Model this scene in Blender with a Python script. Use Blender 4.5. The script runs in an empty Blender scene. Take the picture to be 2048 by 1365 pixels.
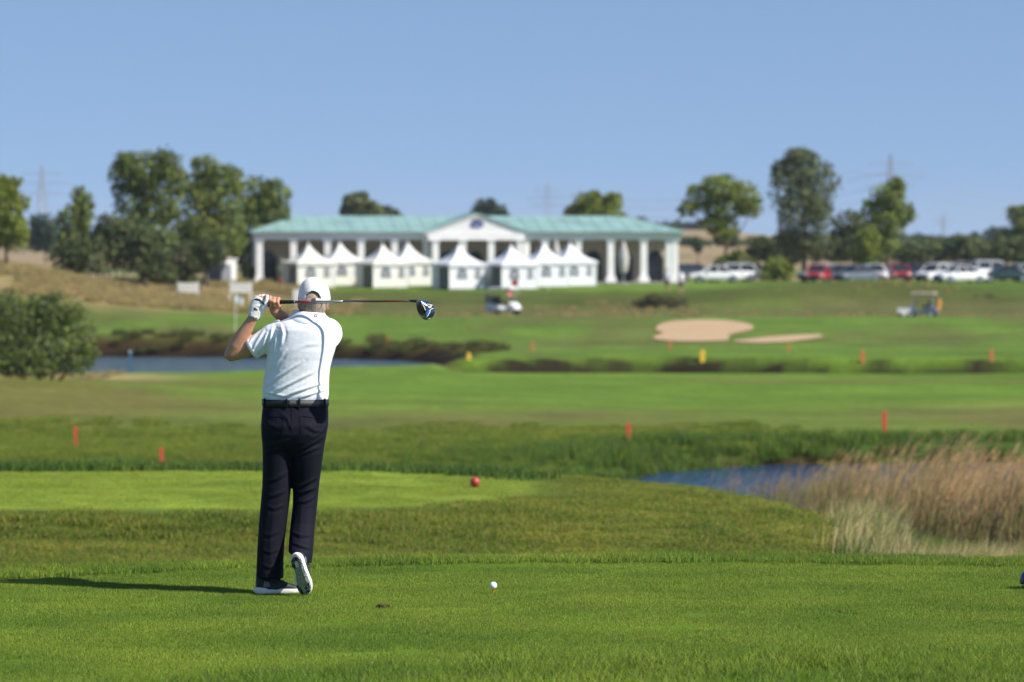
import bpy, bmesh, math, random
import numpy as np
from mathutils import Vector, Matrix, Euler
from mathutils.bvhtree import BVHTree

R = math.radians
random.seed(7)
rng = np.random.default_rng(11)
SC = bpy.context.scene
COL = SC.collection

# ------------------------------------------------------------------ camera, sky, sun, exposure
F = 7100.0                      # focal length in pixels of the 2048 px wide photograph
HC = 2.0                        # eye height above the tee
PYH = 482.0                     # horizon row
PITCH = math.atan((682.5 - PYH) / F)
cd = bpy.data.cameras.new('camera')
cam = bpy.data.objects.new('camera', cd)
COL.objects.link(cam)
cam.location = (0, 0, HC)
cam.rotation_euler = (math.pi / 2 - PITCH, 0, 0)
cd.sensor_width = 36.0
cd.lens = F / 2048 * 36.0
cd.clip_start = 0.1
cd.clip_end = 20000
cd.dof.use_dof = True
cd.dof.focus_distance = 19.95
cd.dof.aperture_fstop = 3.3
cd.dof.aperture_blades = 9
SC.camera = cam

SUN_EL = R(41.5)
SUN_AZ = math.atan2(-0.45, 1.0)          # direction towards the sun in the ground plane (from +x)
sun_dir = Vector((math.cos(SUN_AZ) * math.cos(SUN_EL), math.sin(SUN_AZ) * math.cos(SUN_EL), math.sin(SUN_EL)))
sd = bpy.data.lights.new('sun', 'SUN')
sd.energy = 5.0
sd.angle = R(0.5)
sd.color = (1.0, 0.945, 0.86)
sun = bpy.data.objects.new('sun', sd)
COL.objects.link(sun)
sun.rotation_euler = (-sun_dir).to_track_quat('-Z', 'Y').to_euler()
sun.location = (30, -10, 40)

w = bpy.data.worlds.new('World')
SC.world = w
w.use_nodes = True
nt = w.node_tree
bg = nt.nodes['Background']
sky = nt.nodes.new('ShaderNodeTexSky')
sky.sky_type = 'NISHITA'
sky.sun_disc = False
sky.sun_elevation = SUN_EL
sky.sun_rotation = math.pi / 2 - SUN_AZ      # measured from +Y, clockwise
sky.altitude = 300
sky.air_density = 1.0
sky.dust_density = 0.3
sky.ozone_density = 2.0
# deep blue right down to the horizon on this very clear day: the whole dome is lifted evenly
tc = nt.nodes.new('ShaderNodeTexCoord')
sx = nt.nodes.new('ShaderNodeSeparateXYZ')
nt.links.new(tc.outputs['Generated'], sx.inputs[0])
mx = nt.nodes.new('ShaderNodeMath'); mx.operation = 'MAXIMUM'; mx.inputs[1].default_value = 0.0
nt.links.new(sx.outputs[2], mx.inputs[0])
ma = nt.nodes.new('ShaderNodeMath'); ma.operation = 'MULTIPLY_ADD'
ma.inputs[1].default_value = 1.2; ma.inputs[2].default_value = 0.24
nt.links.new(mx.outputs[0], ma.inputs[0])
cx = nt.nodes.new('ShaderNodeCombineXYZ')
nt.links.new(sx.outputs[0], cx.inputs[0]); nt.links.new(sx.outputs[1], cx.inputs[1]); nt.links.new(ma.outputs[0], cx.inputs[2])
vn = nt.nodes.new('ShaderNodeVectorMath'); vn.operation = 'NORMALIZE'
nt.links.new(cx.outputs[0], vn.inputs[0])
nt.links.new(vn.outputs[0], sky.inputs['Vector'])
nt.links.new(sky.outputs[0], bg.inputs[0])
bg.inputs[1].default_value = 0.118

SC.view_settings.view_transform = 'Standard'
SC.view_settings.look = 'None'
SC.view_settings.exposure = 0.45
SC.view_settings.gamma = 1.0
SC.view_settings.use_curve_mapping = False
SC.render.engine = 'CYCLES'
SC.cycles.use_denoising = True
SC.cycles.max_bounces = 6
SC.cycles.transparent_max_bounces = 8
SC.cycles.volume_bounces = 0
SC.cycles.caustics_reflective = False
SC.cycles.caustics_refractive = False

# ------------------------------------------------------------------ helpers: projection
def at(px, py, Y):
    v = (682.5 - py) / F
    yy = math.cos(PITCH) + v * math.sin(PITCH)
    zz = -math.sin(PITCH) + v * math.cos(PITCH)
    k = Y / yy
    return Vector(((px - 1024) / F * k, Y, HC + zz * k))

def proj(p):
    x, y, z = p[0], p[1], p[2] - HC
    d = y * math.cos(PITCH) - z * math.sin(PITCH)
    u = y * math.sin(PITCH) + z * math.cos(PITCH)
    return 1024 + F * x / d, 682.5 - F * u / d

def proj_np(P):
    x, y, z = P[:, 0], P[:, 1], P[:, 2] - HC
    d = y * math.cos(PITCH) - z * math.sin(PITCH)
    u = y * math.sin(PITCH) + z * math.cos(PITCH)
    return 1024 + F * x / d, 682.5 - F * u / d

# ------------------------------------------------------------------ helpers: noise
_tab = np.random.default_rng(3).random((256, 256))
def vnoise(x, y):
    xi = np.floor(x).astype(int); yi = np.floor(y).astype(int)
    fx = x - xi; fy = y - yi
    fx = fx * fx * (3 - 2 * fx); fy = fy * fy * (3 - 2 * fy)
    a = _tab[xi % 256, yi % 256]; b = _tab[(xi + 1) % 256, yi % 256]
    c = _tab[xi % 256, (yi + 1) % 256]; d = _tab[(xi + 1) % 256, (yi + 1) % 256]
    return (a * (1 - fx) + b * fx) * (1 - fy) + (c * (1 - fx) + d * fx) * fy
def fbm(x, y, o=4):
    s = 0; a = 0.5; t = 0
    for i in range(o):
        s = s + a * vnoise(x * 2 ** i + 17.3 * i, y * 2 ** i + 5.1 * i); t += a; a *= 0.5
    return s / t
def sstep(a, b, x):
    t = np.clip((x - a) / (b - a), 0, 1)
    return t * t * (3 - 2 * t)

# ------------------------------------------------------------------ helpers: materials
def lin(c):
    c = c / 255.0
    return c / 12.92 if c <= 0.04045 else ((c + 0.055) / 1.055) ** 2.4
KEXP = 1.9
def alb(r, g, b):
    "surface colour whose sunlit appearance in the photograph is about this sRGB value"
    return (lin(r) / KEXP, lin(g) / KEXP, lin(b) / KEXP)

def M(name, col=(0.5, 0.5, 0.5), rough=0.6, spec=0.3, var=0.12, nscale=4.0, bump=0.0, bscale=60.0,
      metallic=0.0, attr=None, transl=0.0, objrand=0.0, coat=0.0, alpha=1.0, stretch=None, sheen=0.0, bdist=0.01, sss=0.0):
    m = bpy.data.materials.new(name)
    m.use_nodes = True
    t = m.node_tree
    p = t.nodes['Principled BSDF']
    p.inputs['Roughness'].default_value = rough
    p.inputs['Specular IOR Level'].default_value = spec
    p.inputs['Metallic'].default_value = metallic
    p.inputs['Coat Weight'].default_value = coat
    p.inputs['Sheen Weight'].default_value = sheen
    if sss:
        p.inputs['Subsurface Weight'].default_value = sss
        p.inputs['Subsurface Scale'].default_value = 0.008
    if alpha < 1: p.inputs['Alpha'].default_value = alpha
    if attr:
        a = t.nodes.new('ShaderNodeAttribute'); a.attribute_name = attr
        src = a.outputs['Color']
    else:
        c = t.nodes.new('ShaderNodeRGB'); c.outputs[0].default_value = (*col, 1)
        src = c.outputs[0]
    tcn = t.nodes.new('ShaderNodeTexCoord')
    vec = tcn.outputs['Object']
    if stretch:
        mp = t.nodes.new('ShaderNodeMapping'); mp.inputs['Scale'].default_value = stretch
        t.links.new(vec, mp.inputs[0]); vec = mp.outputs[0]
    if var > 0:
        n = t.nodes.new('ShaderNodeTexNoise'); n.inputs['Scale'].default_value = nscale
        n.inputs['Detail'].default_value = 5
        t.links.new(vec, n.inputs['Vector'])
        mr = t.nodes.new('ShaderNodeMapRange')
        mr.inputs[1].default_value = 0.25; mr.inputs[2].default_value = 0.75
        mr.inputs[3].default_value = 1 - var; mr.inputs[4].default_value = 1 + var
        t.links.new(n.outputs[0], mr.inputs[0])
        vm = t.nodes.new('ShaderNodeVectorMath'); vm.operation = 'SCALE'
        t.links.new(src, vm.inputs[0]); t.links.new(mr.outputs[0], vm.inputs['Scale'])
        src = vm.outputs[0]
    if objrand > 0:
        oi = t.nodes.new('ShaderNodeObjectInfo')
        mr = t.nodes.new('ShaderNodeMapRange')
        mr.inputs[3].default_value = 1 - objrand; mr.inputs[4].default_value = 1 + objrand
        t.links.new(oi.outputs['Random'], mr.inputs[0])
        vm = t.nodes.new('ShaderNodeVectorMath'); vm.operation = 'SCALE'
        t.links.new(src, vm.inputs[0]); t.links.new(mr.outputs[0], vm.inputs['Scale'])
        src = vm.outputs[0]
    t.links.new(src, p.inputs['Base Color'])
    if bump > 0:
        n2 = t.nodes.new('ShaderNodeTexNoise'); n2.inputs['Scale'].default_value = bscale
        n2.inputs['Detail'].default_value = 4
        t.links.new(vec, n2.inputs['Vector'])
        b = t.nodes.new('ShaderNodeBump'); b.inputs['Strength'].default_value = bump
        b.inputs['Distance'].default_value = bdist
        t.links.new(n2.outputs[0], b.inputs['Height'])
        t.links.new(b.outputs[0], p.inputs['Normal'])
    if transl > 0:
        tr = t.nodes.new('ShaderNodeBsdfTranslucent')
        t.links.new(src, tr.inputs[0])
        mxs = t.nodes.new('ShaderNodeMixShader'); mxs.inputs[0].default_value = transl
        t.links.new(p.outputs[0], mxs.inputs[1]); t.links.new(tr.outputs[0], mxs.inputs[2])
        t.links.new(mxs.outputs[0], t.nodes['Material Output'].inputs['Surface'])
    return m

# ------------------------------------------------------------------ helpers: meshes
class MB:
    def __init__(s):
        s.v = []; s.f = []; s.c = None
    def add(s, vs, fs):
        o = len(s.v)
        s.v += [tuple(p) for p in vs]
        s.f += [tuple(i + o for i in f) for f in fs]
        return s
    def box(s, cx, cy, cz, sx, sy, sz, rz=0.0, taper=1.0, mat=None):
        q = []
        for k, zz in enumerate((-.5, .5)):
            tp = taper if k else 1.0
            for (a, b) in ((-.5, -.5), (.5, -.5), (.5, .5), (-.5, .5)):
                q.append(Vector((a * sx * tp, b * sy * tp, zz * sz)))
        if rz:
            mm = Matrix.Rotation(rz, 3, 'Z'); q = [mm @ p for p in q]
        if mat: q = [mat @ p for p in q]
        q = [(p[0] + cx, p[1] + cy, p[2] + cz) for p in q]
        return s.add(q, [(3, 2, 1, 0), (4, 5, 6, 7), (0, 1, 5, 4), (1, 2, 6, 5), (2, 3, 7, 6), (3, 0, 4, 7)])
    def rings(s, rs, caps=True, closed=False):
        n = len(rs[0]); vs = [p for r in rs for p in r]; fs = []
        m = len(rs)
        for i in range(m if closed else m - 1):
            j = (i + 1) % m
            for k in range(n):
                l = (k + 1) % n
                fs.append((i * n + k, i * n + l, j * n + l, j * n + k))
        if caps and not closed:
            fs.append(tuple(reversed(range(n)))); fs.append(tuple((m - 1) * n + k for k in range(n)))
        return s.add(vs, fs)
    def tube(s, pts, rad, n=10, caps=True, round_ends=False, ref=None):
        pts = [Vector(p) for p in pts]
        rad = [rad] * len(pts) if not hasattr(rad, '__len__') else list(rad)
        rad = [(r, r) if not hasattr(r, '__len__') else r for r in rad]
        if round_ends:
            d0 = (pts[0] - pts[1]).normalized(); d1 = (pts[-1] - pts[-2]).normalized()
            a, b = rad[0], rad[-1]
            pre = []; pr = []
            for q in (0.95, 0.6):
                k = math.sqrt(1 - q * q); pre.append(pts[0] + d0 * a[0] * q); pr.append((a[0] * k, a[1] * k))
            post = []; po = []
            for q in (0.6, 0.95):
                k = math.sqrt(1 - q * q); post.append(pts[-1] + d1 * b[0] * q); po.append((b[0] * k, b[1] * k))
            pts = pre + pts + post; rad = pr + rad + po
        rs = []; u = None
        for i, p in enumerate(pts):
            t = (pts[min(i + 1, len(pts) - 1)] - pts[max(i - 1, 0)]).normalized()
            if u is None:
                r0 = Vector(ref) if ref is not None else (Vector((0, 0, 1)) if abs(t.z) < 0.9 else Vector((1, 0, 0)))
                u = (r0 - t * r0.dot(t)).normalized()
            else:
                u = (u - t * u.dot(t)).normalized()
            v = t.cross(u)
            rs.append([p + u * (math.cos(a) * rad[i][0]) + v * (math.sin(a) * rad[i][1]) for a in [2 * math.pi * k / n for k in range(n)]])
        return s.rings(rs, caps)
    def ellipsoid(s, c, r, n=16, m=10, rot=None):
        c = Vector(c); rs = []
        for i in range(1, m):
            a = math.pi * i / m
            ring = []
            for k in range(n):
                b = 2 * math.pi * k / n
                p = Vector((r[0] * math.sin(a) * math.cos(b), r[1] * math.sin(a) * math.sin(b), -r[2] * math.cos(a)))
                if rot: p = rot @ p
                ring.append(p + c)
            rs.append(ring)
        s.rings(rs, caps=False)
        o = len(s.v); nn = n; tot = (m - 1) * n
        base = o - tot
        e0 = Vector((0, 0, -r[2])); e1 = Vector((0, 0, r[2]))
        if rot: e0 = rot @ e0; e1 = rot @ e1
        s.v += [tuple(c + e0), tuple(c + e1)]
        for k in range(n):
            l = (k + 1) % n
            s.f.append((o, base + l, base + k)); s.f.append((o + 1, base + (m - 2) * n + k, base + (m - 2) * n + l))
        return s
    def lathe(s, prof, n=16, c=(0, 0, 0)):
        rs = [[(c[0] + r * math.cos(2 * math.pi * k / n), c[1] + r * math.sin(2 * math.pi * k / n), c[2] + z) for k in range(n)] for r, z in prof]
        return s.rings(rs, True)
    def prism(s, poly, a, b):
        "poly: list of 3-vectors (ccw seen from the side b points to); extruded from offset a to b (vectors)"
        n = len(poly); a = Vector(a); b = Vector(b)
        vs = [Vector(p) + a for p in poly] + [Vector(p) + b for p in poly]
        fs = [tuple(reversed(range(n))), tuple(range(n, 2 * n))] + [(k, (k + 1) % n, n + (k + 1) % n, n + k) for k in range(n)]
        return s.add(vs, fs)
    def mesh(s, name, origin=(0, 0, 0), smooth=False):
        o = origin
        me = bpy.data.meshes.new(name)
        me.from_pydata([(p[0] - o[0], p[1] - o[1], p[2] - o[2]) for p in s.v], [], s.f)
        if s.c is not None:
            at_ = me.color_attributes.new('Col', 'FLOAT_COLOR', 'POINT')
            arr = np.ones((len(s.v), 4), dtype=np.float32); arr[:, :3] = np.array(s.c, dtype=np.float32)
            at_.data.foreach_set('color', arr.ravel())
        if smooth: me.polygons.foreach_set('use_smooth', [True] * len(me.polygons))
        me.update()
        return me
    def build(s, name, mat, parent=None, origin=(0, 0, 0), smooth=False, angle=None):
        me = s.mesh(name, origin, smooth)
        if mat: me.materials.append(mat)
        return link(name, me, parent, angle=angle)

def link(name, me, parent=None, loc=None, rz=0.0, angle=None):
    o = bpy.data.objects.new(name, me)
    COL.objects.link(o)
    if parent is not None: o.parent = parent
    if loc is not None: o.location = loc
    if rz: o.rotation_euler = (0, 0, rz)
    if angle is not None:
        me.polygons.foreach_set('use_smooth', [True] * len(me.polygons))
        me.set_sharp_from_angle(angle=R(angle))
    return o
def empty(name, loc, rz=0.0):
    o = bpy.data.objects.new(name, None); COL.objects.link(o)
    o.location = loc; o.rotation_euler = (0, 0, rz); o.empty_display_size = 0.2
    return o
def tag(o, label=None, cat=None, group=None, kind=None):
    if label: o['label'] = label
    if cat: o['category'] = cat
    if group: o['group'] = group
    if kind: o['kind'] = kind
    return o
def copy_tree(o, parent=None):
    c = o.copy(); COL.objects.link(c); c.parent = parent
    for ch in [x for x in bpy.data.objects if x.parent == o]: copy_tree(ch, c)
    return c
def remeshed(mb, voxel, smooth=3, origin=(0, 0, 0), factor=0.5):
    me = mb.mesh('tmp', origin)
    bm = bmesh.new(); bm.from_mesh(me); bmesh.ops.recalc_face_normals(bm, faces=bm.faces); bm.to_mesh(me); bm.free()
    o = bpy.data.objects.new('tmp', me); COL.objects.link(o)
    r = o.modifiers.new('r', 'REMESH'); r.mode = 'VOXEL'; r.voxel_size = voxel
    if smooth:
        s = o.modifiers.new('s', 'SMOOTH'); s.iterations = smooth; s.factor = factor
    dg = bpy.context.evaluated_depsgraph_get()
    out = bpy.data.meshes.new_from_object(o.evaluated_get(dg))
    bpy.data.objects.remove(o); bpy.data.meshes.remove(me)
    out.polygons.foreach_set('use_smooth', [True] * len(out.polygons))
    return out

def instancer(name, pts, rots, scl, idx, protos, seedname):
    "geometry-node scatter of small plant tufts for ground cover nobody could count"
    c = bpy.data.collections.new(seedname)
    for k, me in enumerate(protos):
        o = bpy.data.objects.new('%s_%02d' % (seedname, k), me); c.objects.link(o)
    me = bpy.data.meshes.new(name)
    me.from_pydata([tuple(p) for p in pts], [], [])
    a = me.attributes.new('rot', 'FLOAT_VECTOR', 'POINT'); a.data.foreach_set('vector', np.array(rots, dtype=np.float32).ravel())
    a = me.attributes.new('scl', 'FLOAT_VECTOR', 'POINT'); a.data.foreach_set('vector', np.array(scl, dtype=np.float32).ravel())
    a = me.attributes.new('pick', 'INT', 'POINT'); a.data.foreach_set('value', np.array(idx, dtype=np.int32))
    ob = link(name, me)
    g = bpy.data.node_groups.new(name, 'GeometryNodeTree')
    g.interface.new_socket('Geometry', in_out='INPUT', socket_type='NodeSocketGeometry')
    g.interface.new_socket('Geometry', in_out='OUTPUT', socket_type='NodeSocketGeometry')
    gi = g.nodes.new('NodeGroupInput'); go = g.nodes.new('NodeGroupOutput')
    ip = g.nodes.new('GeometryNodeInstanceOnPoints')
    ci = g.nodes.new('GeometryNodeCollectionInfo')
    ci.inputs['Collection'].default_value = c
    ci.inputs['Separate Children'].default_value = True
    ci.inputs['Reset Children'].default_value = True
    def na(nm, ty):
        n = g.nodes.new('GeometryNodeInputNamedAttribute'); n.data_type = ty; n.inputs['Name'].default_value = nm
        return n.outputs['Attribute']
    g.links.new(gi.outputs[0], ip.inputs['Points'])
    g.links.new(ci.outputs[0], ip.inputs['Instance'])
    ip.inputs['Pick Instance'].default_value = True
    g.links.new(na('pick', 'INT'), ip.inputs['Instance Index'])
    e2r = g.nodes.new('FunctionNodeEulerToRotation')
    g.links.new(na('rot', 'FLOAT_VECTOR'), e2r.inputs[0])
    g.links.new(e2r.outputs[0], ip.inputs['Rotation'])
    g.links.new(na('scl', 'FLOAT_VECTOR'), ip.inputs['Scale'])
    g.links.new(ip.outputs[0], go.inputs[0])
    md = ob.modifiers.new('scatter', 'NODES'); md.node_group = g
    return ob

# ------------------------------------------------------------------ terrain
_prof = [(-60, .15), (10, .0), (22, -.35), (26, -.9), (30, -1.28), (34, -1.17), (38, -1.1), (45, -1.35), (55, -2.3), (65, -2.95), (80, -3.2),
         (90, -3.15), (100, -3.05), (110, -3.2), (130, -3.5), (150, -3.85), (165, -4.12), (172, -4.15), (179, -3.9), (190, -3.6),
         (195, -3.5), (205, -3.1), (215, -2.75), (222, -2.7), (230, -3.0), (250, -3.2), (262, -2.95), (270, -2.3), (276, -1.78),
         (282, -1.58), (290, -1.5), (320, -1.5), (9000, -1.5)]
_ty = np.arange(-60, 9000, 0.25)
_tz = np.interp(_ty, [p[0] for p in _prof], [p[1] for p in _prof])
_k = np.hanning(19); _k /= _k.sum()
_tz = np.convolve(np.pad(_tz, 9, mode='edge'), _k, 'valid')
def tee_back(x): return np.interp(x, [-9, -6, -2.94, -1.6, 0, 1.5, 3.1, 6, 9], [17.5, 19.0, 20.9, 21.55, 21.9, 21.92, 21.72, 21.2, 20.6])
def tee_front(x): return np.interp(x, [-9, -6, -1.4, 0, 2.5, 6, 9], [12.5, 14.2, 16.05, 16.8, 17.2, 17.5, 17.6])
def tee2_sd(x, y):
    qx = np.maximum(x + 3.0, 0)
    return np.hypot(qx, y - 41.9) - 3.35
def pond1_sd(x, y):      # negative inside (pond on the right)
    wob = 0.10 * (fbm(x * .35, y * .35, 3) - .5) * 2
    e = (np.abs((x - 17.6) / 15.0) ** 4 + np.abs((y - 77.2) / 12.0) ** 4) ** (1 / 4) - 1 + wob * .25
    return e * 9
def pond2_sd(x, y):
    wob = (fbm(x * .12 + 9, y * .12, 3) - .5) * .2
    e = (np.abs((x + 29.0) / 25.5) ** 2.3 + np.abs((y - 182.5) / 16.0) ** 2.3) ** (1 / 2.3) - 1 + wob * .4
    return e * 16
def ditch_d(x, y):
    yc = 174.6 + 1.2 * np.sin(x * .22) + .05 * x
    m = sstep(-4, -1, x) * (1 - sstep(23, 27, x))
    return np.abs(y - yc), m
W1Z, W2Z = -3.62, -4.5
def height(x, y):
    x = np.asarray(x, dtype=float); y = np.asarray(y, dtype=float)
    x, y = np.broadcast_arrays(x, y)
    z = np.interp(y, _ty, _tz)
    # low ground on the right behind the front tee, towards the reed bed
    z = z - 0.95 * sstep(1.2, 7, x) * sstep(24, 34, y) * (1 - sstep(52, 62, y))
    # rolling
    roll = (fbm(x * .045, y * .045, 3) - .5) * 1.5 + (fbm(x * .16 + 3, y * .16, 2) - .5) * .22
    dk = 1 - .85 * sstep(158, 168, y) * (1 - sstep(186, 196, y)) * sstep(-6, -2, x)
    z = z + roll * dk * sstep(85, 120, y) * (1 - sstep(196, 218, y)) * .8 + (fbm(x * .35, y * .35, 2) - .5) * .07 * sstep(24, 28, y) * (1 - sstep(100, 130, y))
    # dry hill on the far left
    z = z + 3.6 * np.exp(-(((x + 39) / 15) ** 2 + ((y - 242) / 24) ** 2))
    z = z + 1.2 * np.exp(-(((x + 30) / 16) ** 2 + ((y - 120) / 20) ** 2))
    z = z + 0.9 * np.exp(-(((x - 28) / 9) ** 2 + ((y - 272) / 9) ** 2))
    z = z + 0.55 * np.exp(-(((x - 20) / 7) ** 2 + ((y - 268) / 5) ** 2))
    # distant dry hill to the right of the clubhouse and low ridges
    z = z + 6.3 * np.exp(-(((x - 42) / 44) ** 2 + ((y - 900) / 160) ** 2))
    z = z + 14 * sstep(2500, 6000, y) * (.3 + fbm(x * .0012, y * .0006 + 4, 3))
    # second tee
    s2 = tee2_sd(x, y)
    wd = 2.2 + 3.0 * sstep(-3, 2, x) * (1 - sstep(43.5, 46, y)) 
    t2 = 1 - sstep(0, 1, s2 / wd)
    z = z * (1 - t2) + (-0.92) * t2
    # ponds
    p1 = pond1_sd(x, y)
    z = np.where(p1 < 1.6, np.minimum(z, (W1Z + .45) - .85 * sstep(1.2, -.2, p1)), z) if False else z
    k1 = sstep(1.0, -.4, p1); z = z * (1 - k1) + (W1Z - .6) * k1
    p2 = pond2_sd(x, y)
    k2 = sstep(1.2, -.8, p2); z = z * (1 - k2) + (W2Z - .7) * k2
    dd, dm = ditch_d(x, y)
    z = z - dm * 1.7 * (1 - sstep(2.0, 3.3, dd)) - dm * .4 * sstep(164, 172, y) * (1 - sstep(173, 175, y))
    # front tee: flat table with a short bank
    e = y - tee_back(x)
    t1 = 1 - sstep(0.05, 3.2, e)
    z = z * (1 - t1) + 0.0 * t1 + (fbm(x * .7, y * .7, 2) - .5) * .02 * t1
    return z
def hz(x, y): return float(height(np.array([x]), np.array([y]))[0])
_my = np.concatenate([np.arange(12, 60, .1), np.arange(60, 330, .25), np.geomspace(330, 6000, 400)])
def hit(px, py, y0=12):
    "first point of the ground along the line of sight of a pixel"
    a = at(px, py, 1.0) - Vector((0, 0, HC))
    z = HC + a.z * _my; g = height(a.x * _my, _my)
    i = np.where((z <= g) & (_my >= y0))[0]
    Y = _my[i[0]] if len(i) else 3000
    return Vector((a.x * Y, Y, hz(a.x * Y, Y)))
def on(px, Y, dz=0.0):
    x = (px - 1024) / F * Y * 1.0
    return Vector((x, Y, hz(x, Y) + dz))

C_TEE = np.array(alb(116, 150, 36)); C_TEE2 = np.array(alb(158, 180, 60)); C_ROUGH = np.array(alb(114, 134, 36))
C_FAIR = np.array(alb(124, 158, 50)); C_DRY = np.array(alb(142, 138, 70)); C_STRAW = np.array(alb(200, 176, 122))
C_DEEP = np.array(alb(66, 98, 38)); C_GREEN = np.array(alb(124, 156, 58)); C_EARTH = np.array(alb(92, 70, 42)); C_MUD = np.array(alb(60, 52, 32))
C_FIELD = np.array(alb(214, 188, 142))
def ground_col(x, y):
    sh = x.shape
    def mixc(a, b, t): return a + (b - a) * t[..., None]
    c = np.broadcast_to(C_ROUGH, sh + (3,)).copy()
    n1 = fbm(x * .12, y * .06, 4); n2 = fbm(x * .6 + 7, y * .35, 4); n3 = fbm(x * .03 + 2, y * .03, 3)
    # rough behind the front tee
    c = mixc(c, np.array(alb(118, 122, 52)), sstep(.42, .68, n2) * .8)
    c = mixc(c, C_DEEP, sstep(.55, .72, fbm(x * .9, y * .5 + 30, 3)) * .6)
    # middle ground
    mid = sstep(86, 96, y)
    c = mixc(c, C_FAIR, mid)
    # fairway: bright stripe between the ponds, browner shoulders
    sh1 = sstep(.46, .60, fbm(x * .07 + 4, y * .045, 3))
    c = mixc(c, C_DRY, mid * sh1 * (1 - sstep(150, 165, y)) * .85)
    c = mixc(c, np.array(alb(138, 134, 70)), mid * (1 - sstep(106, 126, y)) * (.4 + .55 * sstep(.4, .6, n1)))
    lm = sstep(-6, -13, x) * sstep(94, 100, y) * (1 - sstep(140, 160, y))
    c = mixc(c, C_DRY * .92, lm * (.35 + .5 * sstep(.45, .6, n1)))
    c = mixc(c, C_STRAW, sstep(-13, -18, x) * sstep(132, 146, y) * (1 - sstep(160, 168, y)) * .85)
    # beyond the ditch
    far = sstep(176, 184, y)
    c = mixc(c, C_GREEN * .92, far * (1 - sstep(222, 230, y)) * .8)
    c = mixc(c, np.array(alb(116, 120, 62)), sstep(224, 232, y) * (1 - sstep(262, 268, y)) * (.55 + .45 * n1))
    c = mixc(c, np.array(alb(128, 126, 70)), far * sstep(.45, .62, n1) * (1 - sstep(262, 270, y)) * .6)
    c = mixc(c, np.array(alb(96, 96, 48)), sstep(262, 266, y) * (1 - sstep(272, 277, y)) * .7)
    c = mixc(c, C_GREEN * 1.02, sstep(274, 277, y) * (1 - sstep(286, 288, y)) * (1 - sstep(17, 20, x)))
    c = mixc(c, C_FAIR * .72, sstep(270, 277, y) * (1 - sstep(296, 300, y)) * sstep(17, 20, x))
    # dry left hill
    hl = sstep(-12, -20, x) * sstep(212, 226, y) * (1 - sstep(290, 310, y))
    c = mixc(c, C_STRAW * .8, hl * (.55 + .45 * sstep(.35, .6, fbm(x * .2, y * .12, 3))))
    hl2 = sstep(-12, -16, x) * sstep(226, 232, y) * (1 - sstep(250, 256, y))
    c = mixc(c, C_STRAW, hl2 * .6)
    # fields to the horizon
    ff = sstep(296, 330, y)
    c = mixc(c, mixc(np.broadcast_to(C_FIELD * .85, sh + (3,)), np.array(alb(130, 140, 80)), sstep(.45, .55, n3)), ff)
    c = mixc(c, C_FIELD * .8, sstep(420, 520, y))
    # tees
    s2 = tee2_sd(x, y)
    c = mixc(c, np.array(alb(92, 122, 42)), (1 - sstep(.6, 2.2, s2)) * .6)
    c = mixc(c, C_TEE2, (1 - sstep(-.35, .35, s2)))
    e = y - tee_back(x); f = tee_front(x) - y
    c = mixc(c, C_TEE, (1 - sstep(-.02, .03, e)) * (1 - sstep(-.02, .03, f)))
    c = mixc(c, C_ROUGH * .9, (1 - sstep(-.03, -.02, -f)) * 1.0)
    # pond and ditch banks
    p1 = pond1_sd(x, y); c = mixc(c, C_DEEP, sstep(4.5, 2.0, p1) * sstep(76, 82, y) * .8); c = mixc(c, C_EARTH * .8, sstep(.8, .3, p1) * (.2 + .8 * sstep(.45, .6, n2))); c = mixc(c, C_MUD * .6, sstep(.45, .1, p1))
    p2 = pond2_sd(x, y); c = mixc(c, C_EARTH * .8, sstep(1.6, .6, p2)); c = mixc(c, C_MUD * .5, sstep(.6, .2, p2))
    dd, dm = ditch_d(x, y); c = mixc(c, C_MUD * .8, dm * (1 - sstep(2.7, 3.4, dd + 1.4 * (n2 - .5))))
    return np.clip(c, 0.001, 1)

ys = np.concatenate([np.arange(-40, 10, 5.0), np.arange(10, 24, .12), np.arange(24, 50, .16), np.arange(50, 95, .3), np.arange(95, 300, .6), np.geomspace(300, 7500, 110)])
us = np.linspace(-1, 1, 361); us = np.sign(us) * (0.55 * np.abs(us) + 0.45 * np.abs(us) ** 3)
YY, UU = np.meshgrid(ys, us, indexing='ij')
XX = UU * (16 + .42 * np.maximum(YY, 0))
ZZ = height(XX, YY)
CC = ground_col(XX, YY)
nr, nc = XX.shape
V = np.stack([XX, YY, ZZ], -1).reshape(-1, 3)
ii = np.arange(nr * nc).reshape(nr, nc)
quads = np.stack([ii[:-1, :-1], ii[:-1, 1:], ii[1:, 1:], ii[1:, :-1]], -1).reshape(-1, 4)
me = bpy.data.meshes.new('ground')
me.vertices.add(len(V)); me.vertices.foreach_set('co', V.astype(np.float32).ravel())
me.loops.add(len(quads) * 4); me.loops.foreach_set('vertex_index', quads.astype(np.int32).ravel())
me.polygons.add(len(quads)); me.polygons.foreach_set('loop_start', np.arange(0, len(quads) * 4, 4, dtype=np.int32))
me.polygons.foreach_set('use_smooth', np.ones(len(quads), dtype=bool))
me.update(); me.validate()
ca = me.color_attributes.new('Col', 'FLOAT_COLOR', 'POINT')
arr = np.ones((len(V), 4), dtype=np.float32); arr[:, :3] = CC.reshape(-1, 3)
ca.data.foreach_set('color', arr.ravel())
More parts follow.
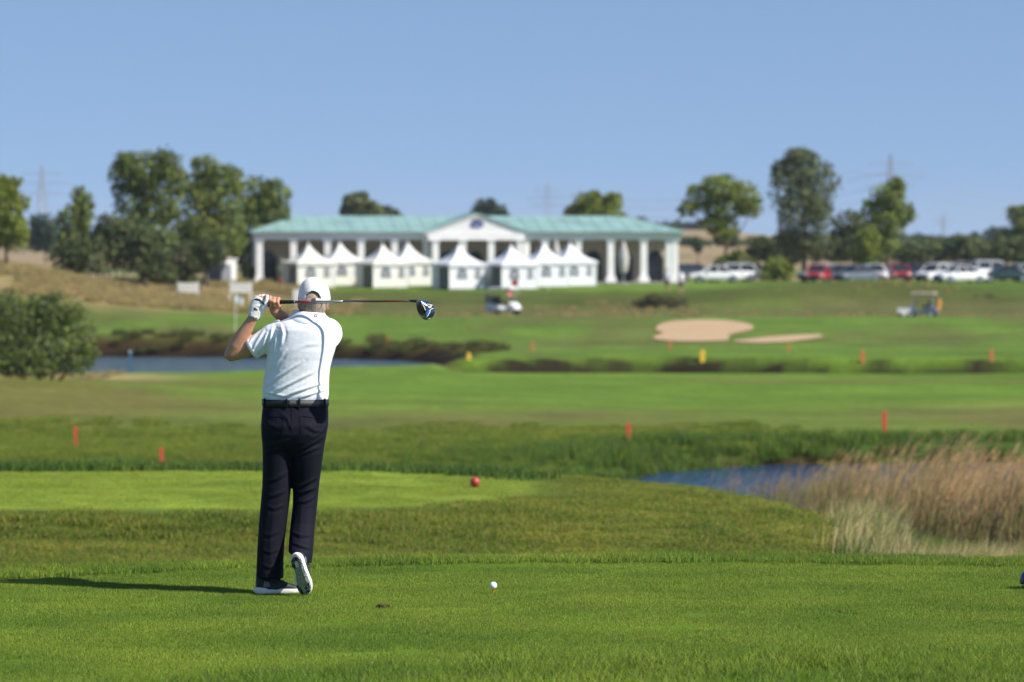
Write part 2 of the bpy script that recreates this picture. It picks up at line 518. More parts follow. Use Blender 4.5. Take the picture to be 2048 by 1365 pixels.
def ground_mat():
    m = M('turf', attr='Col', rough=.85, spec=.12, var=0)
    t = m.node_tree; p = t.nodes['Principled BSDF']
    g = t.nodes.new('ShaderNodeNewGeometry')
    src = p.inputs['Base Color'].links[0].from_socket
    cur = src
    for sc, v, st in ((.16, .15, (.45, 1.5, 1)), (.35, .16, (1, .6, 1)), (2.6, .16, (1, .6, 1)), (38, .22, (1, 1, 1)), (190, .28, (1, 1, 1))):  # first layer: stretched bands for mowing stripes plus painted-in shading of undulating ground
        mp = t.nodes.new('ShaderNodeMapping'); mp.inputs['Scale'].default_value = st
        t.links.new(g.outputs['Position'], mp.inputs[0])
        n = t.nodes.new('ShaderNodeTexNoise'); n.inputs['Scale'].default_value = sc; n.inputs['Detail'].default_value = 4
        t.links.new(mp.outputs[0], n.inputs['Vector'])
        mr = t.nodes.new('ShaderNodeMapRange'); mr.inputs[1].default_value = .3; mr.inputs[2].default_value = .7
        mr.inputs[3].default_value = 1 - v; mr.inputs[4].default_value = 1 + v
        t.links.new(n.outputs[0], mr.inputs[0])
        vm = t.nodes.new('ShaderNodeVectorMath'); vm.operation = 'SCALE'
        t.links.new(cur, vm.inputs[0]); t.links.new(mr.outputs[0], vm.inputs['Scale']); cur = vm.outputs[0]
    t.links.new(cur, p.inputs['Base Color'])
    n = t.nodes.new('ShaderNodeTexNoise'); n.inputs['Scale'].default_value = 90; n.inputs['Detail'].default_value = 3
    t.links.new(g.outputs['Position'], n.inputs['Vector'])
    b = t.nodes.new('ShaderNodeBump'); b.inputs['Strength'].default_value = .5; b.inputs['Distance'].default_value = .02
    t.links.new(n.outputs[0], b.inputs['Height']); t.links.new(b.outputs[0], p.inputs['Normal'])
    return m
me.materials.append(ground_mat())
tag(link('ground', me), kind='structure')

# ------------------------------------------------------------------ water
def water_mat(name, col, bump, sc):
    m = bpy.data.materials.new(name); m.use_nodes = True
    t = m.node_tree; p = t.nodes['Principled BSDF']
    p.inputs['Base Color'].default_value = (*col, 1); p.inputs['Roughness'].default_value = .08; p.inputs['IOR'].default_value = 1.33
    g = t.nodes.new('ShaderNodeNewGeometry')
    mp = t.nodes.new('ShaderNodeMapping'); mp.inputs['Scale'].default_value = (1, .45, 1); mp.inputs['Rotation'].default_value = (0, 0, .15)
    t.links.new(g.outputs['Position'], mp.inputs[0])
    n = t.nodes.new('ShaderNodeTexNoise'); n.inputs['Scale'].default_value = sc; n.inputs['Detail'].default_value = 4; n.inputs['Distortion'].default_value = .4
    t.links.new(mp.outputs[0], n.inputs['Vector'])
    b = t.nodes.new('ShaderNodeBump'); b.inputs['Strength'].default_value = 1.0; b.inputs['Distance'].default_value = bump
    t.links.new(n.outputs[0], b.inputs['Height']); t.links.new(b.outputs[0], p.inputs['Normal'])
    return m
def water_sheet(name, x0, x1, y0, y1, z, mat):
    nx, ny = 60, 50
    xs = np.linspace(x0, x1, nx); yv = np.linspace(y0, y1, ny)
    X, Y = np.meshgrid(xs, yv)
    Zw = z + .015 * np.sin(X * 1.7 + Y * .9) * np.sin(Y * 1.3)
    mb = MB(); mb.add(np.stack([X, Y, Zw], -1).reshape(-1, 3), [(j * nx + i, j * nx + i + 1, (j + 1) * nx + i + 1, (j + 1) * nx + i) for j in range(ny - 1) for i in range(nx - 1)])
    return tag(mb.build(name, mat, smooth=True), kind='structure')
water_sheet('pond_water', 1.5, 33.5, 62, 92.5, W1Z, water_mat('pond_ripple', (.012, .045, .125), .32, 3.0))
water_sheet('lake_water', -56, -2.5, 165, 200, W2Z, water_mat('lake_ripple', (.14, .25, .36), .04, 2.0))

# ------------------------------------------------------------------ grass (stuff)
def blade_patch(name, n, size, h0, h1, w, cols, lean=(0, 0), bend=.5, seg=2, seed=0, round_=False):
    r = np.random.default_rng(seed)
    mb = MB(); mb.c = []
    for i in range(n):
        if round_:
            a = r.random() * 6.283; q = size * .5 * math.sqrt(r.random()); x, y = q * math.cos(a), q * math.sin(a)
        else:
            x, y = (r.random() - .5) * size, (r.random() - .5) * size
        h = h0 + (h1 - h0) * r.random() ** 1.4; a = r.random() * 6.283; ww = w * (.6 + .8 * r.random())
        dx, dy = math.cos(a) * h * bend * r.random() + lean[0] * h, math.sin(a) * h * bend * r.random() + lean[1] * h
        b = r.random() * 3.1416; ox, oy = math.cos(b) * ww / 2, math.sin(b) * ww / 2
        c = np.array(cols[int(r.random() * len(cols))]) * (.72 + 1.15 * r.random())
        o = len(mb.v)
        if seg == 1:
            mb.v += [(x - ox, y - oy, -.01), (x + ox, y + oy, -.01), (x + dx, y + dy, h)]
            mb.f.append((o, o + 1, o + 2)); mb.c += [c] * 3
        else:
            mb.v += [(x - ox, y - oy, -.02), (x + ox, y + oy, -.02), (x + dx * .35 + ox * .8, y + dy * .35 + oy * .8, h * .58), (x + dx * .35 - ox * .8, y + dy * .35 - oy * .8, h * .58),
                     (x + dx, y + dy, h * (1 - .25 * abs(lean[0])))]
            mb.f += [(o, o + 1, o + 2, o + 3), (o + 3, o + 2, o + 4)]; mb.c += [c] * 5
    return mb.mesh(name)
MG = M('grass_blade', attr='Col', rough=.55, spec=.25, var=0, transl=.3, objrand=.09)
def ground_tint(m):
    t = m.node_tree
    g = t.nodes.new('ShaderNodeNewGeometry')
    n = t.nodes.new('ShaderNodeTexNoise'); n.inputs['Scale'].default_value = 1.1; n.inputs['Detail'].default_value = 4
    mp = t.nodes.new('ShaderNodeMapping'); mp.inputs['Scale'].default_value = (.7, 1.0, 1)
    t.links.new(g.outputs['Position'], mp.inputs[0]); t.links.new(mp.outputs[0], n.inputs['Vector'])
    cr = t.nodes.new('ShaderNodeValToRGB')
    cr.color_ramp.elements[0].position = .32; cr.color_ramp.elements[0].color = (.70, .80, .78, 1)
    cr.color_ramp.elements[1].position = .68; cr.color_ramp.elements[1].color = (1.34, 1.18, 1.25, 1)
    t.links.new(n.outputs[0], cr.inputs[0])
    p = t.nodes['Principled BSDF']; src = p.inputs['Base Color'].links[0].from_socket
    vm = t.nodes.new('ShaderNodeVectorMath'); vm.operation = 'MULTIPLY'
    t.links.new(src, vm.inputs[0]); t.links.new(cr.outputs[0], vm.inputs[1])
    for nd in t.nodes:
        if nd.type == 'BSDF_TRANSLUCENT': t.links.new(vm.outputs[0], nd.inputs[0])
    t.links.new(vm.outputs[0], p.inputs['Base Color'])
ground_tint(MG)
def soft_up(m, k):
    "a dense sward shades like a soft surface: blade normals lean towards the vertical"
    t = m.node_tree; g = t.nodes.new('ShaderNodeNewGeometry')
    v = t.nodes.new('ShaderNodeMix'); v.data_type = 'VECTOR'; v.inputs['Factor'].default_value = k
    t.links.new(g.outputs['Normal'], v.inputs[4]); v.inputs[5].default_value = (0, 0, 1)
    n = t.nodes.new('ShaderNodeVectorMath'); n.operation = 'NORMALIZE'
    t.links.new(v.outputs[1], n.inputs[0])
    t.links.new(n.outputs[0], t.nodes['Principled BSDF'].inputs['Normal'])
soft_up(MG, .7)
def prot(f, k):
    out = []
    for i in range(k):
        me = f(i); me.materials.append(MG); out.append(me)
    return out
GA = [alb(*c) for c in ((126, 166, 40), (140, 178, 48), (110, 150, 32), (166, 194, 80), (166, 180, 68))]
GB = [alb(*c) for c in ((112, 144, 36), (128, 158, 42), (146, 154, 52), (168, 164, 74), (98, 128, 32))]
GY = [alb(*c) for c in ((236, 220, 160), (226, 208, 142), (204, 196, 118), (186, 186, 100), (244, 226, 170))]
GD = [alb(*c) for c in ((84, 124, 40), (98, 138, 44), (74, 108, 34), (118, 148, 58))]
GDRY = [alb(*c) for c in ((226, 200, 142), (208, 184, 124), (188, 174, 102), (152, 152, 78))]

def scat(name, label, protos, X, Y, sc, tilt=.0, zoff=0.0, zs=None, yaw=None):
    n = len(X); r = np.random.default_rng(len(name))
    Z = height(X, Y) + zoff
    rot = np.stack([(r.random(n) - .5) * tilt, (r.random(n) - .5) * tilt, r.random(n) * 6.283 if yaw is None else yaw + (r.random(n) - .5) * .6], -1)
    s = sc * (.85 + .3 * r.random(n))
    S = np.stack([s, s, s if zs is None else s * zs], -1)
    o = instancer(name, np.stack([X, Y, Z], -1), rot, S, r.integers(0, len(protos), n), protos, name + '_seed')
    tag(o, label, 'grass', kind='stuff')
    return o
def gridpts(x0, x1, y0, y1, step, jit=.5, seed=1):
    r = np.random.default_rng(seed)
    X, Y = np.meshgrid(np.arange(x0, x1, step), np.arange(y0, y1, step))
    X = X.ravel() + (r.random(X.size) - .5) * step * jit * 2; Y = Y.ravel() + (r.random(Y.size) - .5) * step * jit * 2
    return X, Y

# front tee: closely mown
tp = prot(lambda i: blade_patch('mown_%d' % i, 5200, .46, .007, .017, .0030, GA, bend=.9, seg=1, seed=i), 6)
X, Y = gridpts(-4.6, 4.6, 14.6, 22.2, .30)
k = (Y < tee_back(X) + .0) & (Y > tee_front(X) - .1) & (np.abs(X) < .17 * Y + .5)
scat('mown_turf', 'closely mown bright green turf of the front tee', tp, X[k], Y[k], 1.0)
# longer fringe in front of and behind the front tee
fp = prot(lambda i: blade_patch('fringe_%d' % i, 1700, .42, .02, .07, .0032, GA + GB[:2], bend=.9, seed=20 + i), 5)
X, Y = gridpts(-4.4, 4.4, 12.5, 17.6, .27, seed=3)
k = (Y < tee_front(X) - .12) & (np.abs(X) < .17 * Y + .5)
X2 = np.linspace(-4.4, 4.4, 60); X2 = np.concatenate([X2, X2 + .05, X2 + .02, X2 + .08])
Y2 = tee_back(X2) + np.repeat([.2, .42, .68, .98], 60) + (rng.random(240) - .5) * .12
scat('fringe_grass', 'longer fringe grass along the front and back edges of the near tee', fp, np.concatenate([X[k], X2]), np.concatenate([Y[k], Y2]), np.concatenate([np.full(k.sum(), 1.0), .55 + .35 * rng.random(240)]))
# rough between the two tees and round the second tee
rp = prot(lambda i: blade_patch('rough_%d' % i, 900, .8, .04, .12, .007, GB + [alb(176, 160, 84), alb(120, 150, 40)], bend=.9, seed=40 + i), 6)
X, Y = gridpts(-8.5, 8.5, 30.5, 49, .36, seed=5)
k = (tee2_sd(X, Y) > .35) & (np.abs(X) < .17 * Y + 1.2) & (Y < 48)
dens = fbm(X * .5 + 3, Y * .4, 3)
scat('rough_grass', 'uncut olive rough grass on the bank of the second tee', rp, X[k], Y[k], 1.0, zs=(.40 + .8 * np.clip(dens[k] - .3, 0, .5)) * (.8 - .4 * sstep(-2, 1.5, X[k])))
t2p = prot(lambda i: blade_patch('mownb_%d' % i, 1400, .8, .010, .022, .006, [alb(160, 186, 62), alb(170, 192, 72), alb(150, 176, 54)], bend=.9, seg=1, seed=60 + i), 3)
X, Y = gridpts(-8.5, .6, 38.3, 45.5, .62, seed=6)
k = (tee2_sd(X, Y) < -.3) & (np.abs(X) < .17 * Y + 1)
scat('second_tee_turf', 'pale mown turf of the second tee behind the golfer', t2p, X[k], Y[k], 1.0)
ep = prot(lambda i: blade_patch('rim_%d' % i, 300, .8, .05, .13, .01, GD, bend=.8, seed=70 + i), 3)
X, Y = gridpts(-9.5, 1.2, 43, 47, .3, seed=16)
s2_ = tee2_sd(X, Y); k = (s2_ > -.05) & (s2_ < .5) & (Y > 43.5)
scat('rim_grass', 'darker uncut rim of grass along the far edge of the second tee', ep, X[k], Y[k], 1.0)
# taller tufts on banks: second tee back edge, pond rims, ditch
bp = prot(lambda i: blade_patch('tuft_%d' % i, 260, .9, .18, .5, .016, GD + GB[:2], bend=.8, seed=80 + i, round_=True), 6)
px_ = []; py_ = []; sc_ = []
X, Y = gridpts(-16, 34, 64, 100, .62, seed=8)
p1 = pond1_sd(X, Y); k = (p1 > .12) & (p1 < 3.4) & (rng.random(len(X)) < np.where(Y > 80, .95, .3))
px_.append(X[k]); py_.append(Y[k]); sc_.append(np.where(Y[k] < 79, .3, np.where(p1[k] < 1.6, .75, .5) * (.6 + .9 * np.clip(fbm(X[k] * .25, Y[k] * .25 + 8, 2) - .2, 0, .6))))
X, Y = gridpts(-16, 8, 78, 102, .42, seed=9)
k = (pond1_sd(X, Y) > .8) & (rng.random(len(X)) < .95 * (1 - sstep(90, 101, Y))); mX, mY, mS = X[k], Y[k], ((.10 + .5 * np.clip(fbm(X[k] * .3 + 5, Y[k] * .3, 3) - .25, 0, .5)) * np.where(Y[k] < 90, 1.3, .8))
mp_ = prot(lambda i: blade_patch('meadow_%d' % i, 260, .9, .15, .5, .02, GB + GD[1:2], bend=.8, seed=140 + i, round_=True), 5)
scat('meadow_grass', 'longer uneven meadow grass behind the second tee', mp_, mX, mY, .8, zs=mS * 1.3)
scat('bank_grass', 'tall green grass tufts along the bank of the right-hand pond', bp, np.concatenate(px_), np.concatenate(py_), np.concatenate(sc_))
px_ = []; py_ = []; sc_ = []
X, Y = gridpts(-58, 0, 160, 206, 1.0, seed=10)
p2 = pond2_sd(X, Y); k = (p2 > .3) & (p2 < 3.4) & (Y > 184) & (rng.random(len(X)) < .75); px_.append(X[k]); py_.append(Y[k]); sc_.append(.45 + .5 * rng.random(k.sum()))
fbp = prot(lambda i: blade_patch('shore_%d' % i, 240, 1.2, .2, .6, .03, [alb(*c) for c in ((96, 104, 46), (112, 108, 56), (84, 100, 40), (124, 112, 62), (90, 116, 44))], bend=.8, seed=180 + i, round_=True), 5)
scat('far_bank_grass', 'rough dark grass overhanging the lake shore and the ditch', fbp, np.concatenate(px_), np.concatenate(py_), np.concatenate(sc_))
# dry grass on the left hill and in the middle distance
dp = prot(lambda i: blade_patch('drytuft_%d' % i, 200, 1.2, .25, .7, .03, GDRY, bend=.7, seed=100 + i, round_=True), 5)
X, Y = gridpts(-62, -11, 222, 285, .95, seed=12)
k = (rng.random(len(X)) < .95 * sstep(.3, .5, fbm(X * .12, Y * .08, 3))) & (X < -11 - (Y < 235) * 2)
X2, Y2 = gridpts(-50, -17, 134, 165, 1.0, seed=13); k2 = rng.random(len(X2)) < .55
X3, Y3 = gridpts(-14, 45, 226, 275, 1.3, seed=14); k3 = rng.random(len(X3)) < .5 * sstep(.48, .64, fbm(X3 * .1, Y3 * .1 + 9, 3))
scat('dry_grass', 'straw coloured dry grass on the hill and around the fairways', dp, np.concatenate([X[k], X2[k2], X3[k3]]), np.concatenate([Y[k], Y2[k2], Y3[k3]]),
     np.concatenate([np.full(k.sum(), .8), np.full(k2.sum(), .3), np.full(k3.sum(), .4)]))

# ------------------------------------------------------------------ reed bed on the right
def reed_clump(seed, n=13):
    r = np.random.default_rng(seed); mb = MB(); mb.c = []
    st = np.array(alb(196, 172, 116)) * 1.15; lf = np.array(alb(126, 142, 62)) * 1.15; pl = np.array(alb(226, 192, 134)) * 1.2
    def quad(a, b, wv, c, tp=.6):
        o = len(mb.v); mb.v += [tuple(a - wv), tuple(a + wv), tuple(b + wv * tp), tuple(b - wv * tp)]; mb.f.append((o, o + 1, o + 2, o + 3)); mb.c += [c] * 4
    for i in range(n):
        x, y = (r.random() - .5) * .95, (r.random() - .5) * .95
        h = .85 + .55 * r.random(); ln = .06 + .16 * r.random(); dy = (r.random() - .5) * .15
        S = lambda t: Vector((x + ln * h * t * t, y + dy * t, h * t))
        c = st * (.7 + .5 * r.random()); wv = Vector((.0045, .001, 0))
        for a, b_ in ((0, .35), (.35, .7), (.7, 1)): quad(S(a), S(b_), wv, c, .85)
        for j in range(4):
            t = .1 + .55 * r.random(); p = S(t); a = r.random() * 6.283; L = .22 + .22 * r.random()
            q = p + Vector((math.cos(a) * L * .4 + .05, math.sin(a) * L * .4, L * .75)); q2 = q + Vector((math.cos(a) * L * .25 + .10, math.sin(a) * L * .2, .02))
            cc = (lf if r.random() < .75 else st) * (.6 + .7 * r.random()); wv2 = Vector((-math.sin(a), math.cos(a), 0)) * .006
            quad(p, q, wv2, cc); quad(q, q2, wv2 * .6, cc, .1)
        if r.random() < .82:                       # one-sided feathery plume, blown to the right
            cc = pl * (.6 + .6 * r.random()); L = .20 + .14 * r.random(); k = .25 + .45 * r.random(); tip = S(1.0)
            A = lambda t: tip + Vector((L * k * t ** 1.6, 0, L * (t - .25 * k * t * t)))
            for j in range(46):
                t = r.random(); p = A(t); fl = .055 * math.sin(math.pi * min(1, .12 + t * .95)) + .012
                d = (A(min(1, t + .1)) - A(t)).normalized()
                e = p + d * (.03 + .02 * r.random()) + Vector((fl * (.1 + .9 * r.random()), (r.random() - .5) * fl * 1.2, -fl * .5 * r.random()))
                quad(p, e, Vector((.0016, .0016, .0012)), cc * (.75 + .5 * r.random()), .5)
    return mb.mesh('reed_%d' % seed)
reeds = prot(lambda i: reed_clump(200 + i), 6)
r = np.random.default_rng(5)
RX = []; RY = []; RS = []
for _ in range(5200):
    px = 1420 + 700 * r.random() ** .7; Y = 47 + 27 * r.random()
    x = (px - 1024) / F * Y
    near = np.interp(px, [1420, 1560, 1700, 1790, 2100], [63.5, 62.5, 55.5, 49, 46])
    if Y < near: continue
    if Y > near + 9: continue
    d = np.interp(px, [1420, 1600, 1750, 1850, 2100], [.8, .8, .55, .75, .9])
    if pond1_sd(np.array([x]), np.array([Y]))[0] < -1.6: continue
    if r.random() < d * .24:
        RX.append(x); RY.append(Y); RS.append(np.interp(px, [1420, 1600, 1720, 1790, 2100], [.42, .48, .72, 1.0, 1.0]) * (.8 + .35 * r.random()))
scat('reed_bed', 'tan feathery reeds bending in the wind at the edge of the blue pond', reeds, np.array(RX), np.array(RY), np.array(RS), tilt=.12, yaw=0.0)
# pale wispy grass and green weeds in front of the reeds
wp = prot(lambda i: blade_patch('wispy_%d' % i, 150, .8, .35, .75, .007, GY + GB[:1], bend=.55, lean=(.28, 0), seed=300 + i, round_=True), 5)
gp = prot(lambda i: blade_patch('weed_%d' % i, 220, .9, .2, .62, .02, GD + [alb(120, 136, 64), alb(140, 144, 60)], bend=.7, seed=320 + i, round_=True), 5)
WX = []; WY = []; VX = []; VY = []
for _ in range(5200):
    px = 1680 + 440 * r.random(); Y = 33.5 + 20 * r.random(); x = (px - 1024) / F * Y
    front = np.interp(px, [1680, 1760, 1900, 2120], [38.5, 35.5, 34.5, 34])
    if Y < front: continue
    q = fbm(np.array([x * .9]), np.array([Y * .5]), 3)[0]
    ed = np.interp(px, [1680, 1760, 1860], [.06, .4, 1.0])
    if Y < front + 6 and r.random() < .30 * ed * (q > .38): WX.append(x); WY.append(Y)
    elif r.random() < .30 * ed and q > .3: VX.append(x); VY.append(Y)
scat('wispy_grass', 'pale wispy long grass in front of the reed bed', wp, np.array(WX), np.array(WY), np.full(len(WX), .86), yaw=0.0)
scat('green_weeds', 'green leafy weeds at the foot of the reeds', gp, np.array(VX), np.array(VY), np.full(len(VX), .62))

# ------------------------------------------------------------------ clubhouse
MW = M('white_plaster', (.78, .77, .75), .6, .3, .05, 2)
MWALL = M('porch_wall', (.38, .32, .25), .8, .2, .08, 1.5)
MROOF = M('green_copper', (.225, .365, .34), .5, .35, .2, .5, bump=.2, bscale=3)
MROOFD = M('green_copper_seam', (.20, .35, .32), .5, .4, .1, 1)
MDARK = M('dark_glass', (.015, .02, .025), .12, .5, .1, 2)
MFRAME = M('dark_frame', (.03, .035, .04), .5, .3, .1, 3)
MGREY = M('grey_stone', (.30, .29, .27), .8, .2, .15, 2, bump=.2, bscale=8)
MBLUE = M('emblem_blue', (.03, .05, .22), .5, .3, .05, 3)
MGOLD = M('emblem_gold', (.55, .48, .25), .45, .4, .08, 4)
TH = R(8.0)
BO = Vector(((935 - 1024) / F * 290, 290.0, -1.5))
club = empty('clubhouse', BO, TH)
tag(club, 'long white colonnaded clubhouse with green copper roof and central pediment', 'building')
def bx(px, ly=0.0):
    k = (px - 1024) / F
    ox = BO.x - ly * math.sin(TH); oy = BO.y + ly * math.cos(TH)
    return (k * oy - ox) / (math.cos(TH) - k * math.sin(TH))
XL, XR = bx(509), bx(1360)
DEP = 11.0
EB, ET = 3.58, 4.08                       # entablature
def part(name, mat, mb, parent=None, smooth=False): return mb.build(name, mat, parent or club, smooth=smooth)
part('plinth', MGREY, MB().box((XL + XR) / 2, DEP / 2 - .3, -.14, XR - XL + 1.0, DEP + 1.4, .5))
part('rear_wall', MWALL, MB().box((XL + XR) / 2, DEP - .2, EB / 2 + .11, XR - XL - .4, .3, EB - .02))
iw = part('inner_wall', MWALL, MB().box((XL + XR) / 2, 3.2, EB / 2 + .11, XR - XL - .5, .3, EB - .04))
part('end_wall', MW, MB().box(XL + .25, (3.36 + DEP - .36) / 2, EB / 2 + .11, .34, DEP - 3.8, EB - .04))
part('end_wall', MW, MB().box(XR - .25, (3.36 + DEP - .36) / 2, EB / 2 + .11, .34, DEP - 3.8, EB - .04))
part('ceiling', MW, MB().box((XL + XR) / 2, DEP / 2, EB + .1, XR - XL - .2, DEP - .9, .08))
for (x0, x1, y0, y1) in ((XL, XR, -.3, .34), (XL, XR, DEP - .6, DEP)):
    part('entablature', MW, MB().box((x0 + x1) / 2, (y0 + y1) / 2, (EB + ET) / 2, x1 - x0, y1 - y0, ET - EB))
    part('cornice', MW, MB().box((x0 + x1) / 2, (y0 + y1) / 2, ET + .045, x1 - x0 + .5, y1 - y0 + .46, .09))
for x in (XL, XR): 
    part('entablature', MW, MB().box(x + (.25 if x == XL else -.25), DEP / 2 + .02, (EB + ET) / 2 - .003, .5, DEP - 1.0, ET - EB - .02))
cpx = [519, 587, 655, 722, 789, 868, 923, 979, 1036, 1090, 1156, 1221, 1287, 1349]
def column(x, y, wdt=.55):
    c = MB()
    c.box(x, y, .16 + .11, wdt + .3, wdt + .3, .32).box(x, y, .5, wdt + .14, wdt + .14, .15)
    c.box(x, y, (EB + .5) / 2, wdt, wdt, EB - .58, taper=.92).box(x, y, EB - .14, wdt + .08, wdt + .08, .1).box(x, y, EB - .046, wdt + .18, wdt + .18, .09)
    return part('column', MW, c)
for p in cpx: column(bx(p, -.02), -.0 if p not in (868, 1036, 923, 979) else -.9)
column(bx(852, .1), .02); column(XR - .95, .02, .5); column(XL + .3, 2.6, .5); column(bx(1052, .1), .02)
# arched dark windows and doors in the inner wall
for i, p in enumerate([537, 604, 675, 745, 808, 893, 948, 1005, 1066, 1118, 1186, 1248, 1310]):
    x = bx(p, 3.0); wd = .62; hh = 2.05
    prof = [(-wd, .12), (wd, .12), (wd, hh)] + [(wd * math.cos(a), hh + wd * math.sin(a)) for a in [math.pi * k / 10 for k in range(1, 10)]] + [(-wd, hh)]
    wv = part('window', MDARK, MB().prism([(x + a, 0, b) for a, b in prof], (0, 3.05, 0), (0, 2.99, 0)))
    fr = MB().box(x, 2.97, 1.3, .06, .05, 2.6).box(x, 2.972, 1.15, wd * 2, .04, .06).box(x, 2.972, 2.05, wd * 2, .04, .06)
    fr.box(x - wd - .05, 2.98, 1.1, .1, .08, 2.0).box(x + wd + .05, 2.98, 1.1, .1, .08, 2.0)
    part('window_frame', MFRAME, fr, wv)
# roof: hipped, standing seam panels
RZ0, RZ1 = ET + .10, ET + 1.45
OV = .45
ry0, ry1, rym = -.3 - OV, DEP + OV, DEP / 2
hx0, hx1 = bx(588, rym), bx(1250, rym)
roof = part('roof', MROOFD, MB().add([(XL - OV, ry0, RZ0), (XR + OV, ry0, RZ0), (XR + OV, ry1, RZ0), (XL - OV, ry1, RZ0), (hx0, rym, RZ1), (hx1, rym, RZ1)],
     [(0, 1, 5, 4), (1, 2, 5), (2, 3, 4, 5), (3, 0, 4), (3, 2, 1, 0)]))
def roof_z(x, y):
    f = min((y - ry0) / (rym - ry0), (ry1 - y) / (ry1 - rym)); l = (x - (XL - OV)) / (hx0 - XL + OV); r_ = ((XR + OV) - x) / (XR + OV - hx1)
    return RZ0 + (RZ1 - RZ0) * max(0, min(f, l, r_, 1))
npn = 30
for i in range(npn):
    a = XL - OV + (XR - XL + 2 * OV) * i / npn + .02; b = XL - OV + (XR - XL + 2 * OV) * (i + 1) / npn - .02
    def yt(x):
        f = min(1, (x - (XL - OV)) / (hx0 - XL + OV), ((XR + OV) - x) / (XR + OV - hx1)); return ry0 + (rym - ry0) * max(.02, f)
    P = [(a, ry0 - .01), (b, ry0 - .01), (b, yt(b) - .02), (a, yt(a) - .02)]
    q = [Vector((x, y, RZ0 + (RZ1 - RZ0) * (y - ry0) / (rym - ry0))) for x, y in P]
    pm = MB().prism(q, (0, 0, .012), (0, 0, .045))
    pm.prism([Vector((a - .015, p.y, p.z)) if k == 0 else Vector((a + .025, p.y, p.z)) for k, p in ((0, q[0]), (1, q[0]))] + [Vector((a + .025, q[3].y, q[3].z)), Vector((a - .015, q[3].y, q[3].z))], (0, 0, .02), (0, 0, .07))
    part('roof_panel', MROOF, pm, roof)
for (xa, xb) in ((XL - OV, hx0), (XR + OV, hx1)):
    n = 6
    s_ = 1 if xa < xb else -1
    for i in range(n):
        y0_ = ry0 + (ry1 - ry0) * i / n + .02; y1_ = ry0 + (ry1 - ry0) * (i + 1) / n - .02
        def xt(y): f = min((y - ry0) / (rym - ry0), (ry1 - y) / (ry1 - rym)); return xa + (xb - xa) * max(.02, f)
        q = [Vector((xa - .01 * s_, y0_, RZ0)), Vector((xa - .01 * s_, y1_, RZ0)), Vector((xt(y1_) , y1_, RZ0 + (RZ1 - RZ0) * (xt(y1_) - xa) / (xb - xa))), Vector((xt(y0_), y0_, RZ0 + (RZ1 - RZ0) * (xt(y0_) - xa) / (xb - xa)))]
        if s_ > 0: q.reverse()
        part('roof_panel', MROOF, MB().prism(q, (0, 0, .012), (0, 0, .045)), roof)
# pediment over the middle bays
gx0, gx1 = bx(856, -1.2), bx(1050, -1.2); gm = (gx0 + gx1) / 2; gap = ET + 1.48
part('entablature', MW, MB().box(gm, -.75, (EB + ET) / 2 + .004, gx1 - gx0, .9, ET - EB + .06))
pd = part('pediment', MW, MB().prism([(gx0, 0, ET + .04), (gx1, 0, ET + .04), (gm, 0, gap)], (0, -.75, 0), (0, -1.12, 0)))
for s_ in (-1, 1):
    xe = gx0 if s_ < 0 else gx1
    d = Vector((gm - xe, 0, gap - ET)).normalized(); nrm = Vector((-d.z, 0, d.x)) if d.x > 0 else Vector((d.z, 0, -d.x))
    a = Vector((xe, 0, ET + .02)) - d * .35; b = Vector((gm, 0, gap + .0))
    part('raking_cornice', MW, MB().prism([a, b, b + nrm * .13, a + nrm * .13], (0, -.7, 0), (0, -1.24, 0)), pd)
    a2 = a + nrm * .135; b2 = b + nrm * .135
    part('gable_roof', MROOF, MB().prism([a2, b2 + Vector((0, 0, .02)), b2 + nrm * .1, a2 + nrm * .1], (0, -1.3, 0), (0, 6.0, 0)))
ec = [(gm + .04 + .55 * math.cos(a), 0, ET + .72 + .30 * math.sin(a) * (1.25 if math.sin(a) > 0 else .8)) for a in [2 * math.pi * k / 24 for k in range(24)]]
em = part('emblem', MBLUE, MB().prism(ec, (0, -1.13, 0), (0, -1.19, 0)), pd)
part('emblem_crown', MGOLD, MB().prism([(gm - .28, 0, ET + 1.12), (gm + .36, 0, ET + 1.12), (gm + .46, 0, ET + 1.24), (gm + .2, 0, ET + 1.2), (gm + .04, 0, ET + 1.34), (gm - .12, 0, ET + 1.2), (gm - .38, 0, ET + 1.24)], (0, -1.13, 0), (0, -1.18, 0)), em)
part('emblem_band', MW, MB().box(gm + .04, -1.195, ET + .66, .62, .02, .07), em)

